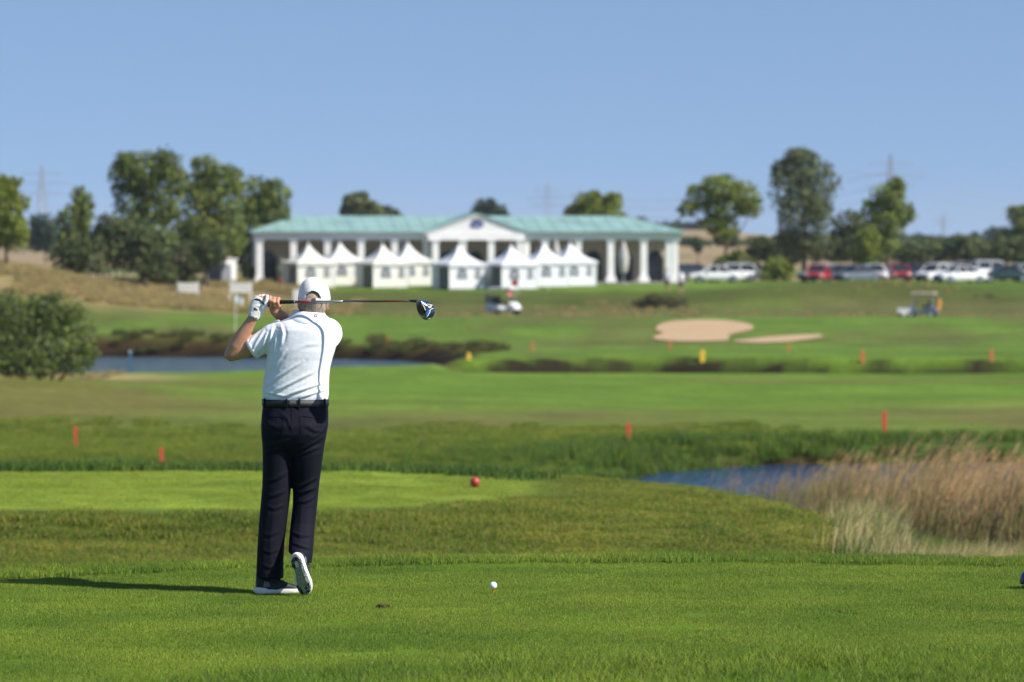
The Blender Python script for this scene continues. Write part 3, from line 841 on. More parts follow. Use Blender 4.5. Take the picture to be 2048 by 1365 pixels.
# ------------------------------------------------------------------ pagoda tents
MT_C = M('cream_canvas', (.78, .775, .72), .75, .2, .05, 3, transl=.15)
MT_W = M('white_canvas', (.76, .77, .80), .7, .2, .04, 3, transl=.12)
MPANE = M('tent_window_film', (.10, .12, .14), .25, .4, .1, 5)
def make_tent(mat):
    root = empty('pagoda_tent', (0, 0, 0))
    h, hw, H = 1.95, 1.55, 3.35
    rs = []
    for t in (0, .12, .25, .4, .55, .7, .82, .92, 1.0):
        z = h + (H - h) * (.42 * t + .58 * t ** 2.8); r_ = hw * 1.06 * (1 - t) + .05 * t
        sag = .04 * math.sin(t * math.pi)
        ring = []
        for k in range(16):
            s_, f = divmod(k, 4); c = [(-1, -1), (1, -1), (1, 1), (-1, 1)]; a = c[s_]; b = c[(s_ + 1) % 4]; f /= 4
            ring.append((r_ * (a[0] * (1 - f) + b[0] * f), r_ * (a[1] * (1 - f) + b[1] * f), z - sag * math.sin(f * math.pi)))
        rs.append(ring)
    MB().rings(rs, True).build('roof', mat, root)
    v = MB()
    for k in range(4):
        a = k * math.pi / 2; rot = Matrix.Rotation(a, 3, 'Z')
        for j in range(6):
            p = rot @ Vector((-hw * 1.06 + (j + .5) * hw * 2.12 / 6, -hw * 1.062, h - .12)); v.box(p.x, p.y, p.z, hw * 2.12 / 6 - .02, .03, .25 - .05 * (j % 2), rz=a)
    v.build('valance', mat, root)
    for sx_ in (-1, 1):
        for sy_ in (-1, 1): MB().tube([(sx_ * hw, sy_ * hw, -.05), (sx_ * hw, sy_ * hw, h)], .04, 8).build('leg', MW, root)
    MB().lathe([(.03, 0), (.045, .1), (.06, .16), (.02, .26)], 8, (0, 0, H - .02)).build('finial', mat, root)
    # front wall with arched windows, right and rear walls
    fw = MB().box(0, -hw + .05, (h - .15) / 2, 2 * hw - .1, .03, h - .15).build('side_wall', mat, root)
    for (xc, ww) in ((-.45, .42), (.92, .24)):
        prof = [(-ww, .75), (ww, .75), (ww, 1.2)] + [(ww * math.cos(a), 1.2 + .38 * math.sin(a)) for a in [math.pi * k / 8 for k in range(1, 8)]] + [(-ww, 1.2)]
        pn = MB().prism([(xc + a, 0, b) for a, b in prof], (0, -hw + .034, 0), (0, -hw + .018, 0)).build('window', MPANE, root)
        MB().box(xc, -hw + .012, 1.16, .05, .012, .8).box(xc, -hw + .0125, 1.1, ww * 2, .011, .05).build('window_bar', mat, pn)
    MB().box(hw - .05, 0, (h - .15) / 2, .03, 2 * hw - .16, h - .15).build('side_wall', mat, root)
    MB().box(0, hw - .05, (h - .15) / 2, 2 * hw - .14, .03, h - .15).build('side_wall', mat, root)
    MB().box(-hw + .06, hw * .62, (h - .15) / 2, .03, hw * .7, h - .15).build('tied_curtain', mat, root)
    return root
tl = [('cream', 617, 279.5, 'leftmost cream pagoda tent, in front of the clubhouse columns'), ('cream', 680, 284, 'second cream pagoda tent from the left, set back'),
      ('cream', 765, 279.5, 'third cream pagoda tent from the left, in front row'), ('cream', 816, 284, 'rightmost cream pagoda tent, beside the white tents'),
      ('white', 917, 277.5, 'leftmost white pagoda tent, below the pediment'), ('white', 1022, 277.5, 'second white pagoda tent, behind the white golf cart'),
      ('white', 1087, 281.5, 'third white pagoda tent from the left, set back'), ('white', 1140, 283.5, 'rightmost white pagoda tent, end of the row')]
tproto = {'cream': make_tent(MT_C), 'white': make_tent(MT_W)}
used = set()
for kind, p, Y, lab in tl:
    o = tproto[kind] if kind not in used else copy_tree(tproto[kind]); used.add(kind)
    o.location = on(p, Y); o.rotation_euler = (0, 0, R(27) + random.uniform(-.06, .06))
    tag(o, lab, 'tent', 'pagoda tents in front of the clubhouse')

# folded parasols, planter, shed, signs
MPAR = M('parasol_cloth', (.50, .48, .45), .8, .2, .1, 4)
MPARD = M('parasol_cloth_dark', (.09, .10, .12), .8, .2, .1, 4)
MPOLE = M('pole_metal', (.45, .46, .47), .4, .5, .1, 5, metallic=.4)
for p, Y, mat, lab, ht in ((1247, 287.5, MPAR, 'folded pale grey parasol between two right-hand columns', 3.5), (1112, 288, MPAR, 'folded pale parasol above the white tents', 3.6),
                           (673, 287.6, MPARD, 'folded dark parasol behind the cream tents, left one', 3.4), (806, 287.6, MPARD, 'folded dark parasol behind the cream tents, right one', 3.5)):
    b = on(p, Y); t = empty('folded_parasol', b)
    MB().lathe([(.32, 0), (.32, .08), (.06, .1), (.05, .16)], 12).build('base', MGREY, t)
    MB().tube([(0, 0, .1), (0, 0, ht)], .035, 8).build('pole', MPOLE, t)
    rs = []
    for z, r_ in ((.9, .16), (1.0, .24), (1.6, .33), (2.2, .36), (2.8, .24), (ht - .1, .09), (ht, .03)):
        rs.append([((r_ * (1 + .22 * math.cos(8 * a)) * math.cos(a)), (r_ * (1 + .22 * math.cos(8 * a)) * math.sin(a)), z) for a in [2 * math.pi * k / 32 for k in range(32)]])
    MB().rings(rs).build('folded_cloth', mat, t, smooth=True)
    tag(t, lab, 'parasol', 'folded parasols on the terrace')
MTERRA = M('terracotta', (.42, .19, .09), .8, .2, .12, 6)
MLEAFP = M('pale_leaf', attr='Col', rough=.6, spec=.2, var=0, transl=.3)
def leaf_cloud(lobes, n, size, cols, seed, flat=.0, shell=.55, up=.25):
    r = np.random.default_rng(seed); mb = MB()
    vol = np.array([l[3] * l[4] * l[5] for l in lobes]) ** .75; vol /= vol.sum()
    which = r.choice(len(lobes), n, p=vol)
    L = np.array(lobes)[which]
    d = r.normal(size=(n, 3)); d /= np.linalg.norm(d, axis=1)[:, None]
    rad = shell + (1 - shell) * r.random(n) ** .8
    rad = np.where(r.random(n) < .25, r.random(n) ** .5, rad)
    # knobbly outline: twig-scale bumps
    bump = 1 + .22 * (vnoise(d[:, 0] * 3.1 + which * 7.7 + 50, d[:, 2] * 3.1 + d[:, 1] * 2.3 + 40) - .5) * 2
    P = L[:, :3] + d * L[:, 3:6] * (rad * bump)[:, None]
    nrm = d * 1.0 + r.normal(size=(n, 3)) * .75; nrm[:, 2] += up
    nrm /= np.linalg.norm(nrm, axis=1)[:, None]
    ref = r.normal(size=(n, 3)); u = np.cross(nrm, ref); u /= np.linalg.norm(u, axis=1)[:, None]; v = np.cross(nrm, u)
    s = size * (.55 + .9 * r.random(n))[:, None]
    q = np.stack([P - u * s * .5, P + v * s * .32, P + u * s * .5, P - v * s * .32], 1).reshape(-1, 3)
    cl = np.array(cols)[r.integers(0, len(cols), n)] * (.7 + .6 * r.random(n))[:, None]
    cl = cl * (.8 + .45 * vnoise(P[:, 0] * 12 / max(size, .1) * .05 + 9, P[:, 2] * 12 / max(size, .1) * .05 + which * 3))[:, None]
    me = bpy.data.meshes.new('foliage')
    me.vertices.add(n * 4); me.vertices.foreach_set('co', q.astype(np.float32).ravel())
    me.loops.add(n * 4); me.loops.foreach_set('vertex_index', np.arange(n * 4, dtype=np.int32))
    me.polygons.add(n); me.polygons.foreach_set('loop_start', np.arange(0, n * 4, 4, dtype=np.int32))
    me.update(); me.validate()
    a = me.color_attributes.new('Col', 'FLOAT_COLOR', 'POINT')
    arr = np.ones((n * 4, 4), dtype=np.float32); arr[:, :3] = np.repeat(np.clip(cl, 0, 1), 4, 0)
    a.data.foreach_set('color', arr.ravel())
    return me
MLEAF = M('tree_leaf', attr='Col', rough=.6, spec=.2, var=0, transl=.42)
MBARK = M('bark', (.10, .08, .06), .9, .1, .25, 6, bump=.5, bscale=12)

def make_tree(name, label, px, Y, base_py, lobes_px, cols, n, size, cat='tree', group=None, trunk=True, seed=1, depth=.9, trunk_r=None, limbs=True):
    "lobes in photograph pixels (cx, cy, rx, ry); depth is the lobe's own half width"
    sc = Y / F
    g = at(px, base_py, Y)
    zg = hz(g.x, Y)
    g = Vector((g.x, Y, min(g.z, zg) if abs(g.z - zg) < 2.5 else zg))
    g.z = zg
    root = empty(name, g)
    r = random.Random(seed)
    lobes = []
    for (a, b, rx, ry) in lobes_px:
        p = at(a, b, Y)
        lobes.append((p.x - g.x, r.uniform(-.35, .35) * rx * sc, p.z - g.z, rx * sc, rx * sc * depth, ry * sc))
    core = list(lobes)
    for l in core:                      # ragged outline: small sprays round every main lobe
        for q in range(5):
            a = r.uniform(0, 6.283); e = r.uniform(-.3, 1.0); k = r.uniform(.75, 1.08); f = r.uniform(.22, .42)
            lobes.append((l[0] + l[3] * k * math.cos(a) * math.cos(e), l[1] + l[4] * k * math.sin(a) * math.cos(e), l[2] + l[5] * k * math.sin(e), l[3] * f, l[4] * f, l[5] * f))
    me = leaf_cloud(lobes, int(n * .66), size, cols, seed); me.materials.append(MLEAF)
    lobes = core
    link('crown', me, root)
    if trunk:
        zt = max(l[2] for l in lobes); zl = min(l[2] - l[5] for l in lobes); H = zt
        tr = trunk_r or max(.12, H * .022)
        top = Vector((lobes[0][0] * .6, 0, H * .86)); tb = MB()
        tb.tube([(0, 0, -.3), (0.02, 0, H * .06), (.05 * tr, 0, H * .3), top * .62 + Vector((0, 0, H * .06)), top], [tr * 1.5, tr, tr * .85, tr * .55, tr * .12], 9)
        if limbs:
            for l in lobes:
                s0 = Vector((0, 0, H * .28)).lerp(top, r.uniform(.05, .45)); e = Vector(l[:3])
                m_ = s0.lerp(e, .5) + Vector((0, 0, -.04 * H)); tb.tube([s0, m_, e, e + Vector((r.uniform(-1, 1) * l[3] * .5, r.uniform(-1, 1) * l[4] * .5, l[5] * .5))], [tr * .45, tr * .32, tr * .2, tr * .05], 6)
        tb.build('trunk', MBARK, root, smooth=True)
    else:
        tb = MB()
        for k in range(5):
            l = lobes[k % len(lobes)]
            tb.tube([(l[0] * .4 + r.uniform(-.2, .2), 0, -.2), (l[0] * .8, l[1] * .5, l[2] * .5), (l[0], l[1], l[2])], [.05, .04, .01], 6)
        tb.build('stem', MBARK, root, smooth=True)
    return tag(root, label, cat, group)
LG = [(.125, .165, .026), (.10, .145, .022), (.15, .18, .034)]; LG = [tuple(v * 1.5 for v in c) for c in LG]   # fresh green
LO = [(.105, .125, .036), (.085, .105, .03), (.125, .135, .05)]; LO = [tuple(v * 1.3 for v in c) for c in LO]   # olive
LD = [(.045, .075, .036), (.06, .085, .04), (.036, .06, .032)]; LD = [tuple(v * 1.15 for v in c) for c in LD]   # dark
LY = [(.19, .21, .032), (.16, .185, .028), (.22, .225, .04)]; LY = [tuple(v * 1.2 for v in c) for c in LY]   # yellowish
LS = [(.14, .165, .095), (.115, .14, .08), (.16, .18, .11)]; LS = [tuple(v * 1.25 for v in c) for c in LS]   # silvery willow
TR = 'trees around the clubhouse'
make_tree('deciduous_tree', 'light green tree cut by the left edge of the photo', 12, 240, 520, [(10, 420, 45, 55), (-25, 390, 45, 50), (32, 470, 34, 36), (22, 385, 22, 30), (-20, 460, 50, 50)], LY + LG, 6500, .34, group=TR, seed=2)
make_tree('distant_tree', 'far dark blue-green round tree at the left behind the slender tree', 90, 560, 506, [(90, 468, 33, 40), (70, 480, 22, 25), (112, 485, 20, 22)], LD, 2600, .7, group=TR, seed=3)
make_tree('slender_tree', 'slender grey-green tree left of the big leafy trees', 158, 262, 560, [(160, 400, 20, 30), (150, 440, 30, 36), (168, 425, 22, 40), (150, 490, 38, 45)], LO + LG, 4200, .30, group=TR, seed=4)
make_tree('leafy_tree', 'tallest broad green tree left of the clubhouse', 290, 275, 560, [(285, 340, 46, 42), (250, 345, 36, 34), (325, 330, 40, 34), (262, 400, 44, 42), (318, 400, 50, 50), (300, 470, 60, 60), (255, 325, 26, 22), (345, 360, 30, 36)], LG + LO, 11000, .34, group=TR, seed=5)
make_tree('leafy_tree', 'middle green tree of the group left of the clubhouse', 412, 280, 560, [(415, 345, 36, 36), (450, 360, 36, 34), (390, 380, 40, 40), (440, 410, 50, 46), (400, 460, 56, 56), (455, 470, 44, 50)], LG + LY[:1] + LO, 10000, .34, group=TR, seed=6)
make_tree('leafy_tree', 'wide right tree of the group, touching the clubhouse roof', 520, 292, 560, [(510, 385, 36, 34), (548, 388, 32, 34), (525, 425, 48, 36), (490, 440, 40, 42), (555, 415, 26, 28), (500, 500, 45, 40)], LG + LO, 8500, .34, group=TR, seed=7)
make_tree('willow_shrub', 'large dark olive willow shrub below the tall left trees', 240, 252, 566, [(180, 510, 70, 46), (250, 490, 62, 56), (300, 515, 52, 48), (225, 455, 46, 30), (140, 520, 42, 34), (320, 545, 34, 26)], LO + LD[:2], 9500, .32, cat='shrub', group='shrubs along the course', trunk=False, seed=8)
make_tree('willow_shrub', 'dark shrub under the trees beside the white shed', 380, 268, 566, [(370, 520, 46, 44), (420, 505, 40, 40), (350, 545, 36, 24)], LD + LO, 4500, .32, cat='shrub', group='shrubs along the course', trunk=False, seed=9)
make_tree('grey_tree', 'greyish tree rising behind the left half of the roof', 720, 420, 500, [(715, 412, 30, 28), (745, 428, 26, 22), (700, 428, 22, 20)], LO + LS[:1], 3600, .5, group=TR, seed=10)
make_tree('distant_tree', 'small dark tree right of the greyish tree behind the roof', 776, 470, 500, [(776, 430, 20, 18), (792, 437, 12, 10)], LD + LO[:1], 1500, .55, group=TR, seed=11)
make_tree('distant_tree', 'dark round tree above the pediment, behind the roof', 978, 620, 500, [(975, 422, 30, 26), (998, 430, 18, 20), (958, 432, 18, 16)], LD, 2600, .7, group=TR, seed=12)
make_tree('leafy_tree', 'broad bright green tree behind the right half of the roof', 1190, 370, 510, [(1180, 408, 34, 26), (1215, 410, 34, 24), (1150, 425, 24, 18), (1192, 430, 50, 22)], LG + LY[:1], 6000, .42, group=TR, seed=13)
make_tree('open_tree', 'open green tree with bare trunk just right of the clubhouse', 1452, 330, 548, [(1445, 375, 46, 28), (1400, 395, 34, 28), (1490, 395, 34, 34), (1445, 420, 44, 34), (1378, 418, 26, 18), (1508, 415, 20, 22), (1450, 460, 32, 26), (1425, 448, 30, 18)], LG + LY[:1], 6800, .38, group=TR, seed=14)
make_tree('poplar_tree', 'tall dense olive-grey poplar, tallest tree on the right', 1608, 345, 540, [(1605, 345, 56, 48), (1580, 380, 44, 56), (1632, 385, 44, 60), (1605, 440, 62, 60), (1590, 490, 48, 34), (1630, 490, 40, 34), (1602, 318, 34, 24)], LO + LS[:2] + LD[:1], 14000, .36, group=TR, seed=15)
make_tree('leafy_tree', 'low round tree between the tall poplar and its right neighbour', 1705, 350, 540, [(1700, 452, 34, 34), (1725, 470, 28, 30), (1695, 490, 40, 32)], LO + LD, 4200, .38, group=TR, seed=16)
make_tree('open_tree', 'green tree with visible trunk right of the poplar', 1775, 330, 548, [(1780, 395, 36, 34), (1750, 425, 30, 26), (1805, 430, 28, 28), (1775, 445, 36, 30), (1790, 375, 22, 22), (1770, 485, 30, 30)], LG + LO[:1], 6000, .36, group=TR, seed=17)
make_tree('leafy_shrub', 'bright green upright bush under the trunk of the right tree', 1735, 320, 552, [(1738, 490, 26, 42), (1728, 525, 22, 26)], LY + LG, 2600, .34, cat='shrub', group='shrubs along the course', trunk=False, seed=18)
make_tree('leafy_tree', 'green tree cut by the right edge of the photo', 2045, 420, 500, [(2040, 432, 28, 22), (2060, 450, 36, 26), (2030, 470, 20, 16), (2066, 425, 26, 20)], LG + LO, 3000, .46, group=TR, seed=19)
make_tree('leafy_shrub', 'round yellow-green bush between the two groups of parked cars', 1556, 304, 566, [(1556, 536, 28, 22), (1540, 548, 20, 16), (1572, 548, 18, 16)], LY + LG, 2400, .3, cat='shrub', group='shrubs along the course', trunk=False, seed=20)
make_tree('leafy_shrub', 'yellow-green bush under the open tree behind the white cars', 1480, 312, 556, [(1478, 520, 22, 22), (1450, 525, 20, 16), (1500, 530, 14, 14)], LY + LO, 2200, .32, cat='shrub', group='shrubs along the course', trunk=False, seed=21)
make_tree('small_conifer', 'small dark round bush on the tan hill right of the clubhouse', 1395, 420, 520, [(1396, 497, 11, 12)], LD, 500, .3, cat='shrub', group='shrubs along the course', trunk=False, seed=22)
hr = random.Random(4)
hedge = [(1530, 500, 30, 24, 380), (1570, 505, 34, 22, 400), (1660, 500, 34, 22, 420), (1830, 505, 46, 26, 400), (1880, 500, 44, 24, 430), (1930, 495, 40, 24, 400), (1975, 505, 44, 22, 390), (2025, 500, 44, 26, 380), (1740, 505, 40, 20, 440), (2075, 505, 40, 26, 390)]
hl_ = ['olive bush of the far hedge behind the open tree', 'low olive bush of the far hedge left of the poplar foot', 'olive bush of the far hedge right of the poplar foot', 'broad bush of the far hedge behind the red car',
       'olive bush of the far hedge above the dark parked cars', 'bush of the far hedge above the white car with hatch', 'bush of the far hedge above the white estate with roof bars', 'bush of the far hedge near the right edge of the photo', 'low bush of the far hedge behind the right-hand tree trunk', 'bush of the far hedge cut by the right edge']
for i, (a, b, rx, ry, Y) in enumerate(hedge):
    make_tree('hedge_bush', hl_[i], a, Y, 515, [(a, b, rx, ry), (a - rx * .5, b + 8, rx * .7, ry * .8), (a + rx * .5, b + 6, rx * .7, ry * .9)], LO + LD[:1], 2400, .5, cat='shrub', group='bushes of the far hedge', trunk=False, seed=30 + i)
# distant wood lines near the horizon: masses nobody could count
def wood_line(name, label, spans, Y, cols, size, seed):
    r = random.Random(seed); lobes = []
    for (a, b, top) in spans:
        x = a
        while x < b:
            rx = r.uniform(14, 30); t = top + r.uniform(-4, 5)
            p = at(x, (t + 492) / 2, Y); lobes.append((p.x, Y + r.uniform(-20, 20), p.z, rx * Y / F, rx * Y / F, (492 - t) / 2 * Y / F)); x += rx * 1.1
    me = leaf_cloud(lobes, 240 * len(lobes), size, cols, seed); me.materials.append(MLEAF)
    tag(link(name, me), label, 'trees', kind='stuff')
wood_line('distant_wood', 'bluish dark wood along the horizon', [(-120, 600, 468), (560, 1400, 438), (1800, 2200, 466), (1980, 2160, 452)], 1150, LD, 1.6, 3)
wood_line('distant_hedgerow', 'low dark hedgerow on the right in front of the far wood', [(1368, 1470, 477), (1480, 2180, 476)], 640, LD + LO, 1.0, 4)
# big leafy bush at the left edge and brown scrub in front of the clubhouse
make_tree('bank_bush', 'large leafy green bush at the left edge beside the lake', 80, 122, 742, [(60, 640, 80, 56), (130, 660, 60, 60), (20, 670, 70, 70), (90, 705, 95, 48), (165, 705, 32, 46), (-40, 640, 70, 70), (110, 615, 50, 34), (30, 715, 80, 40), (140, 722, 50, 32), (60, 735, 90, 22), (-60, 700, 80, 60)], LG + LO + LS[:2], 22000, .13, cat='shrub', group='shrubs along the course', trunk=False, seed=50)
make_tree('brown_scrub', 'brownish scrub bush on the bank below the two distant people', 1320, 262, 622, [(1320, 606, 40, 16), (1290, 610, 26, 12), (1350, 610, 26, 12)], [(.13, .10, .05), (.10, .085, .04), (.08, .08, .03)], 2600, .2, cat='shrub', group='shrubs along the course', trunk=False, seed=51)
make_tree('brown_scrub', 'brownish scrub on the mound behind the second golf cart', 1930, 268, 616, [(1900, 600, 46, 14), (1960, 602, 40, 12), (1800, 606, 40, 10), (1700, 610, 50, 8)], [(.13, .10, .06), (.10, .085, .05), (.08, .08, .04)], 3200, .2, cat='shrub', group='shrubs along the course', trunk=False, seed=52)
make_tree('clipped_shrub', 'clipped green shrub against the left end of the clubhouse', 497, 289.5, 572, [(497, 548, 15, 22)], LG + LD, 1800, .16, cat='shrub', trunk=False, seed=53)

# ------------------------------------------------------------------ terrace bits, shed, signs, posts
pl = on(563, 286.5); t = empty('planter', pl)
MB().lathe([(.26, 0), (.36, .5), (.40, .52), (.40, .6), (.34, .6), (.32, .55)], 14).build('pot', MTERRA, t)
me = leaf_cloud([(0, 0, 1.15, .42, .42, .6), (0, 0, 1.75, .25, .25, .4)], 900, .12, [(.42, .44, .36), (.30, .34, .24), (.14, .18, .09)], 5); me.materials.append(MLEAFP); link('plant', me, t)
tag(t, 'terracotta planter with pale plant near the left end of the clubhouse', 'planter')
MSHED = M('shed_panel', (.72, .72, .70), .6, .3, .06, 2)
MSHEDD = M('shed_grey', (.20, .21, .23), .7, .2, .1, 2)
sp = on(440, 283); t = empty('utility_shed', sp, R(38))
MB().box(0, 0, 1.0, 2.1, 1.7, 2.0).build('wall', MSHEDD, t)
MB().box(-1.06, 0, 1.02, .04, 1.66, 1.92).build('side_panel', MSHED, t)
MB().box(0, -.862, 1.02, 2.0, .03, 1.5).build('front_panel', MSHEDD, t)
MB().box(0, 0, 2.05, 2.35, 1.95, .09).build('roof', MSHED, t)
MB().box(-.1, .3, 2.42, .36, .36, .66).build('vent_stack', MSHED, t)
MB().box(-1.45, .55, .85, .7, .9, 1.6).build('side_unit', MSHEDD, t)
tag(t, 'white and grey utility shed with a stubby stack left of the clubhouse', 'shed')
t.rotation_euler = (0, 0, R(128))
MSIGN = M('sign_white', (.74, .76, .72), .6, .3, .05, 3)
for px, Y, wd, lab in ((481, 255, 1.5, 'white board sign on two posts below the shed'), (376, 258, 1.45, 'white slatted bench sign left of the board sign')):
    b = on(px, Y); zt = at(px, 566, Y).z - b.z; zt = max(.9, min(1.6, zt)); t = empty('board_sign', b)
    for s_ in (-1, 1): MB().box(s_ * wd / 2, 0, zt / 2 - .05, .1, .1, zt + .3).build('post', MSIGN, t)
    for j in range(3): MB().box(0, -.062, zt - .12 - .24 * j, wd, .03, .2).build('slat', MSIGN, t)
    tag(t, lab, 'sign')
b = on(594, 232); t = empty('yardage_sign', b); zt = at(594, 580, 232).z - b.z
MB().box(0, 0, zt - .4, .5, .06, .85).build('board', MSIGN, t); MB().box(0, .05, zt / 2 - .1, .08, .06, zt).build('post', MSIGN, t)
tag(t, 'small white sign standing just left of the cap', 'sign')
# lamp post
b = on(488, 291); t = empty('lamp_post', b)
H = at(488, 384, 291).z - b.z
MB().tube([(0, 0, 0), (0, 0, H)], [.06, .035], 8).build('pole', MPOLE, t)
MB().ellipsoid((0, 0, H + .1), (.17, .17, .2), 12, 8).build('globe', MSIGN, t, smooth=True)
MB().lathe([(.14, 0), (.12, .3), (.06, .35)], 10).build('base', MPOLE, t)
tag(t, 'tall thin lamp post with a white globe left of the clubhouse roof', 'lamp post')
# flag pin on the left green
b = hit(471, 664); t = empty('flagstick', b); H = at(471, 590, b.y).z - b.z
MB().tube([(0, 0, -.1), (0, 0, H)], .02, 8).build('stick', MSIGN, t)
fl = MB(); n = 8
for k in range(n + 1):
    u = k / n
    for q in (0, 1): fl.v.append((u * .42, .05 * math.sin(u * 6), H - .02 - .42 * q - .16 * u))
for k in range(n): fl.f.append((2 * k, 2 * k + 1, 2 * k + 3, 2 * k + 2))
fo = fl.build('flag', MSIGN, t); sm = fo.modifiers.new('thickness', 'SOLIDIFY'); sm.thickness = .01
tag(t, 'white golf flag on a thin stick on the green behind the lake', 'flag')
# red flag by the second white tent
b = on(1036, 272); t = empty('flagstick', b); MRED = M('red_cloth', (.55, .07, .04), .7, .2, .1, 5)
MB().tube([(0, 0, -.1), (0, 0, 1.2)], .02, 8).build('stick', MSIGN, t)
fo = MB().add([(0, 0, 1.2), (0, 0, .6), (-.5, .1, .7), (-.5, .1, 1.1)], [(0, 1, 2, 3)]).build('flag', MRED, t); sm = fo.modifiers.new('thickness', 'SOLIDIFY'); sm.thickness = .01
tag(t, 'small red flag in front of the white tents, above the golf cart', 'flag')
# practice green markers
for i, (px, lab) in enumerate(((797, 'left small white ball marker on the practice green'), (963, 'middle small white ball marker on the practice green'), (1096, 'right small white ball marker on the practice green'))):
    b = on(px, 275); t = empty('green_marker', b)
    MB().tube([(0, 0, -.05), (0, 0, .3)], .018, 8).build('peg', MSIGN, t); MB().ellipsoid((0, 0, .34), (.08, .08, .08), 10, 8).build('knob', MSIGN, t, smooth=True)
    tag(t, lab, 'marker', 'markers on the practice green')

# ------------------------------------------------------------------ hazard stakes
MSTR = M('stake_red', (.46, .07, .035), .7, .25, .15, 8); MSTY = M('stake_yellow', (.62, .42, .04), .7, .25, .12, 8)
MSTO = M('stake_orange', (.44, .15, .05), .7, .25, .12, 8); MSTB = M('post_blue', (.04, .10, .16), .6, .3, .12, 8)
def stake(px, base, H, mat, lab, top=None, Y=None, w_=.09, grp='hazard stakes'):
    b = hit(px, base, 60) if Y is None else on(px, Y)
    t = empty('hazard_stake', b)
    MB().box(0, 0, H / 2 - .1, w_, .05, H + .2, rz=.2).build('stake', mat, t)
    MB().box(0, 0, H + .012, w_ + .006, .056, .03, rz=.2, taper=.6).build('cap', top or mat, t)
    t.rotation_euler = (0, R(random.uniform(-2, 2)), 0)
    return tag(t, lab, 'stake', grp)
stake(1258, 895, .57, MSTR, 'tall red stake on the bank left of the blue pond', w_=.115)
stake(1769, 868, .57, MSTR, 'tall red stake above the reeds', w_=.115)
stake(323, 938, .52, MSTR, 'red stake behind the second tee, left of the golfer', Y=80)
stake(151, 925, .5, MSTR, 'faint red stake near the left edge', Y=88, w_=.08)
stake(1725, 738, .56, MSTO, 'orange stake at the dark ditch below the bunker', w_=.2)
stake(1405, 722, .4, MSTY, 'yellow stake on the ditch rim below the bunker', w_=.26)
stake(938, 723, .34, MSTY, 'small yellow stake at the right end of the lake', w_=.22)
stake(1983, 724, .5, MSTO, 'orange stake far right of the ditch', w_=.18)
stake(862, 696, .45, MSTO, 'thin orange stake beyond the lake, right one', w_=.14)
stake(775, 692, .45, MSTO, 'thin orange stake beyond the lake, left one', w_=.14)
stake(1065, 702, .45, MSTO, 'thin orange stake in the middle distance right of the driver head', w_=.14)
stake(1340, 700, .42, MSTO, 'thin orange stake below the left end of the bunker', w_=.12)
stake(1577, 704, .42, MSTO, 'thin orange stake below the right end of the bunker', w_=.12)
stake(262, 746, 1.0, MSTB, 'dark blue post with pale top at the edge of the lake', top=MSIGN, w_=.16, grp=None)
stake(207, 744, .6, M('stake_straw', (.5, .4, .2), .8, .2), 'pale wooden stake between the bush and the lake', w_=.14, grp=None)

# ------------------------------------------------------------------ bunker
MSAND = M('bunker_sand', (.44, .31, .185), .9, .1, .1, 1.2, bump=.3, bscale=6)
def bunker(poly, lab):
    W_ = [hit(a, b, 185) for a, b in poly]
    bm = bmesh.new()
    # smooth closed outline
    n = len(W_); P = []
    for i in range(n):
        p0, p1, p2, p3 = W_[i - 1], W_[i], W_[(i + 1) % n], W_[(i + 2) % n]
        for t in (0, .25, .5, .75):
            P.append(.5 * ((2 * p1) + (p2 - p0) * t + (2 * p0 - 5 * p1 + 4 * p2 - p3) * t * t + (3 * p1 - p0 - 3 * p2 + p3) * t ** 3))
    f = bm.faces.new([bm.verts.new((p.x, p.y, 0)) for p in P])
    bmesh.ops.triangulate(bm, faces=[f])
    for _ in range(4): bmesh.ops.subdivide_edges(bm, edges=[e for e in bm.edges if e.calc_length() > .8], cuts=1)
    bmesh.ops.triangulate(bm, faces=bm.faces)
    co = np.array([v.co[:] for v in bm.verts]); z = height(co[:, 0], co[:, 1])
    for v, zz in zip(bm.verts, z): v.co.z = zz + .05
    me = bpy.data.meshes.new('sand_bunker'); bm.to_mesh(me); bm.free(); me.materials.append(MSAND)
    me.polygons.foreach_set('use_smooth', [True] * len(me.polygons))
    tag(link('sand_bunker', me), lab, kind='structure')
bunker([(1318, 652), (1350, 644), (1420, 641), (1485, 647), (1507, 655), (1500, 662), (1472, 668), (1458, 674), (1452, 683), (1400, 685), (1345, 684), (1305, 678), (1325, 668), (1312, 662)], 'pale sand bunker with a scalloped edge')
bunker([(1466, 684), (1520, 678), (1580, 673), (1638, 671), (1640, 677), (1590, 684), (1520, 688)], 'thin strip of pale sand right of the bunker')

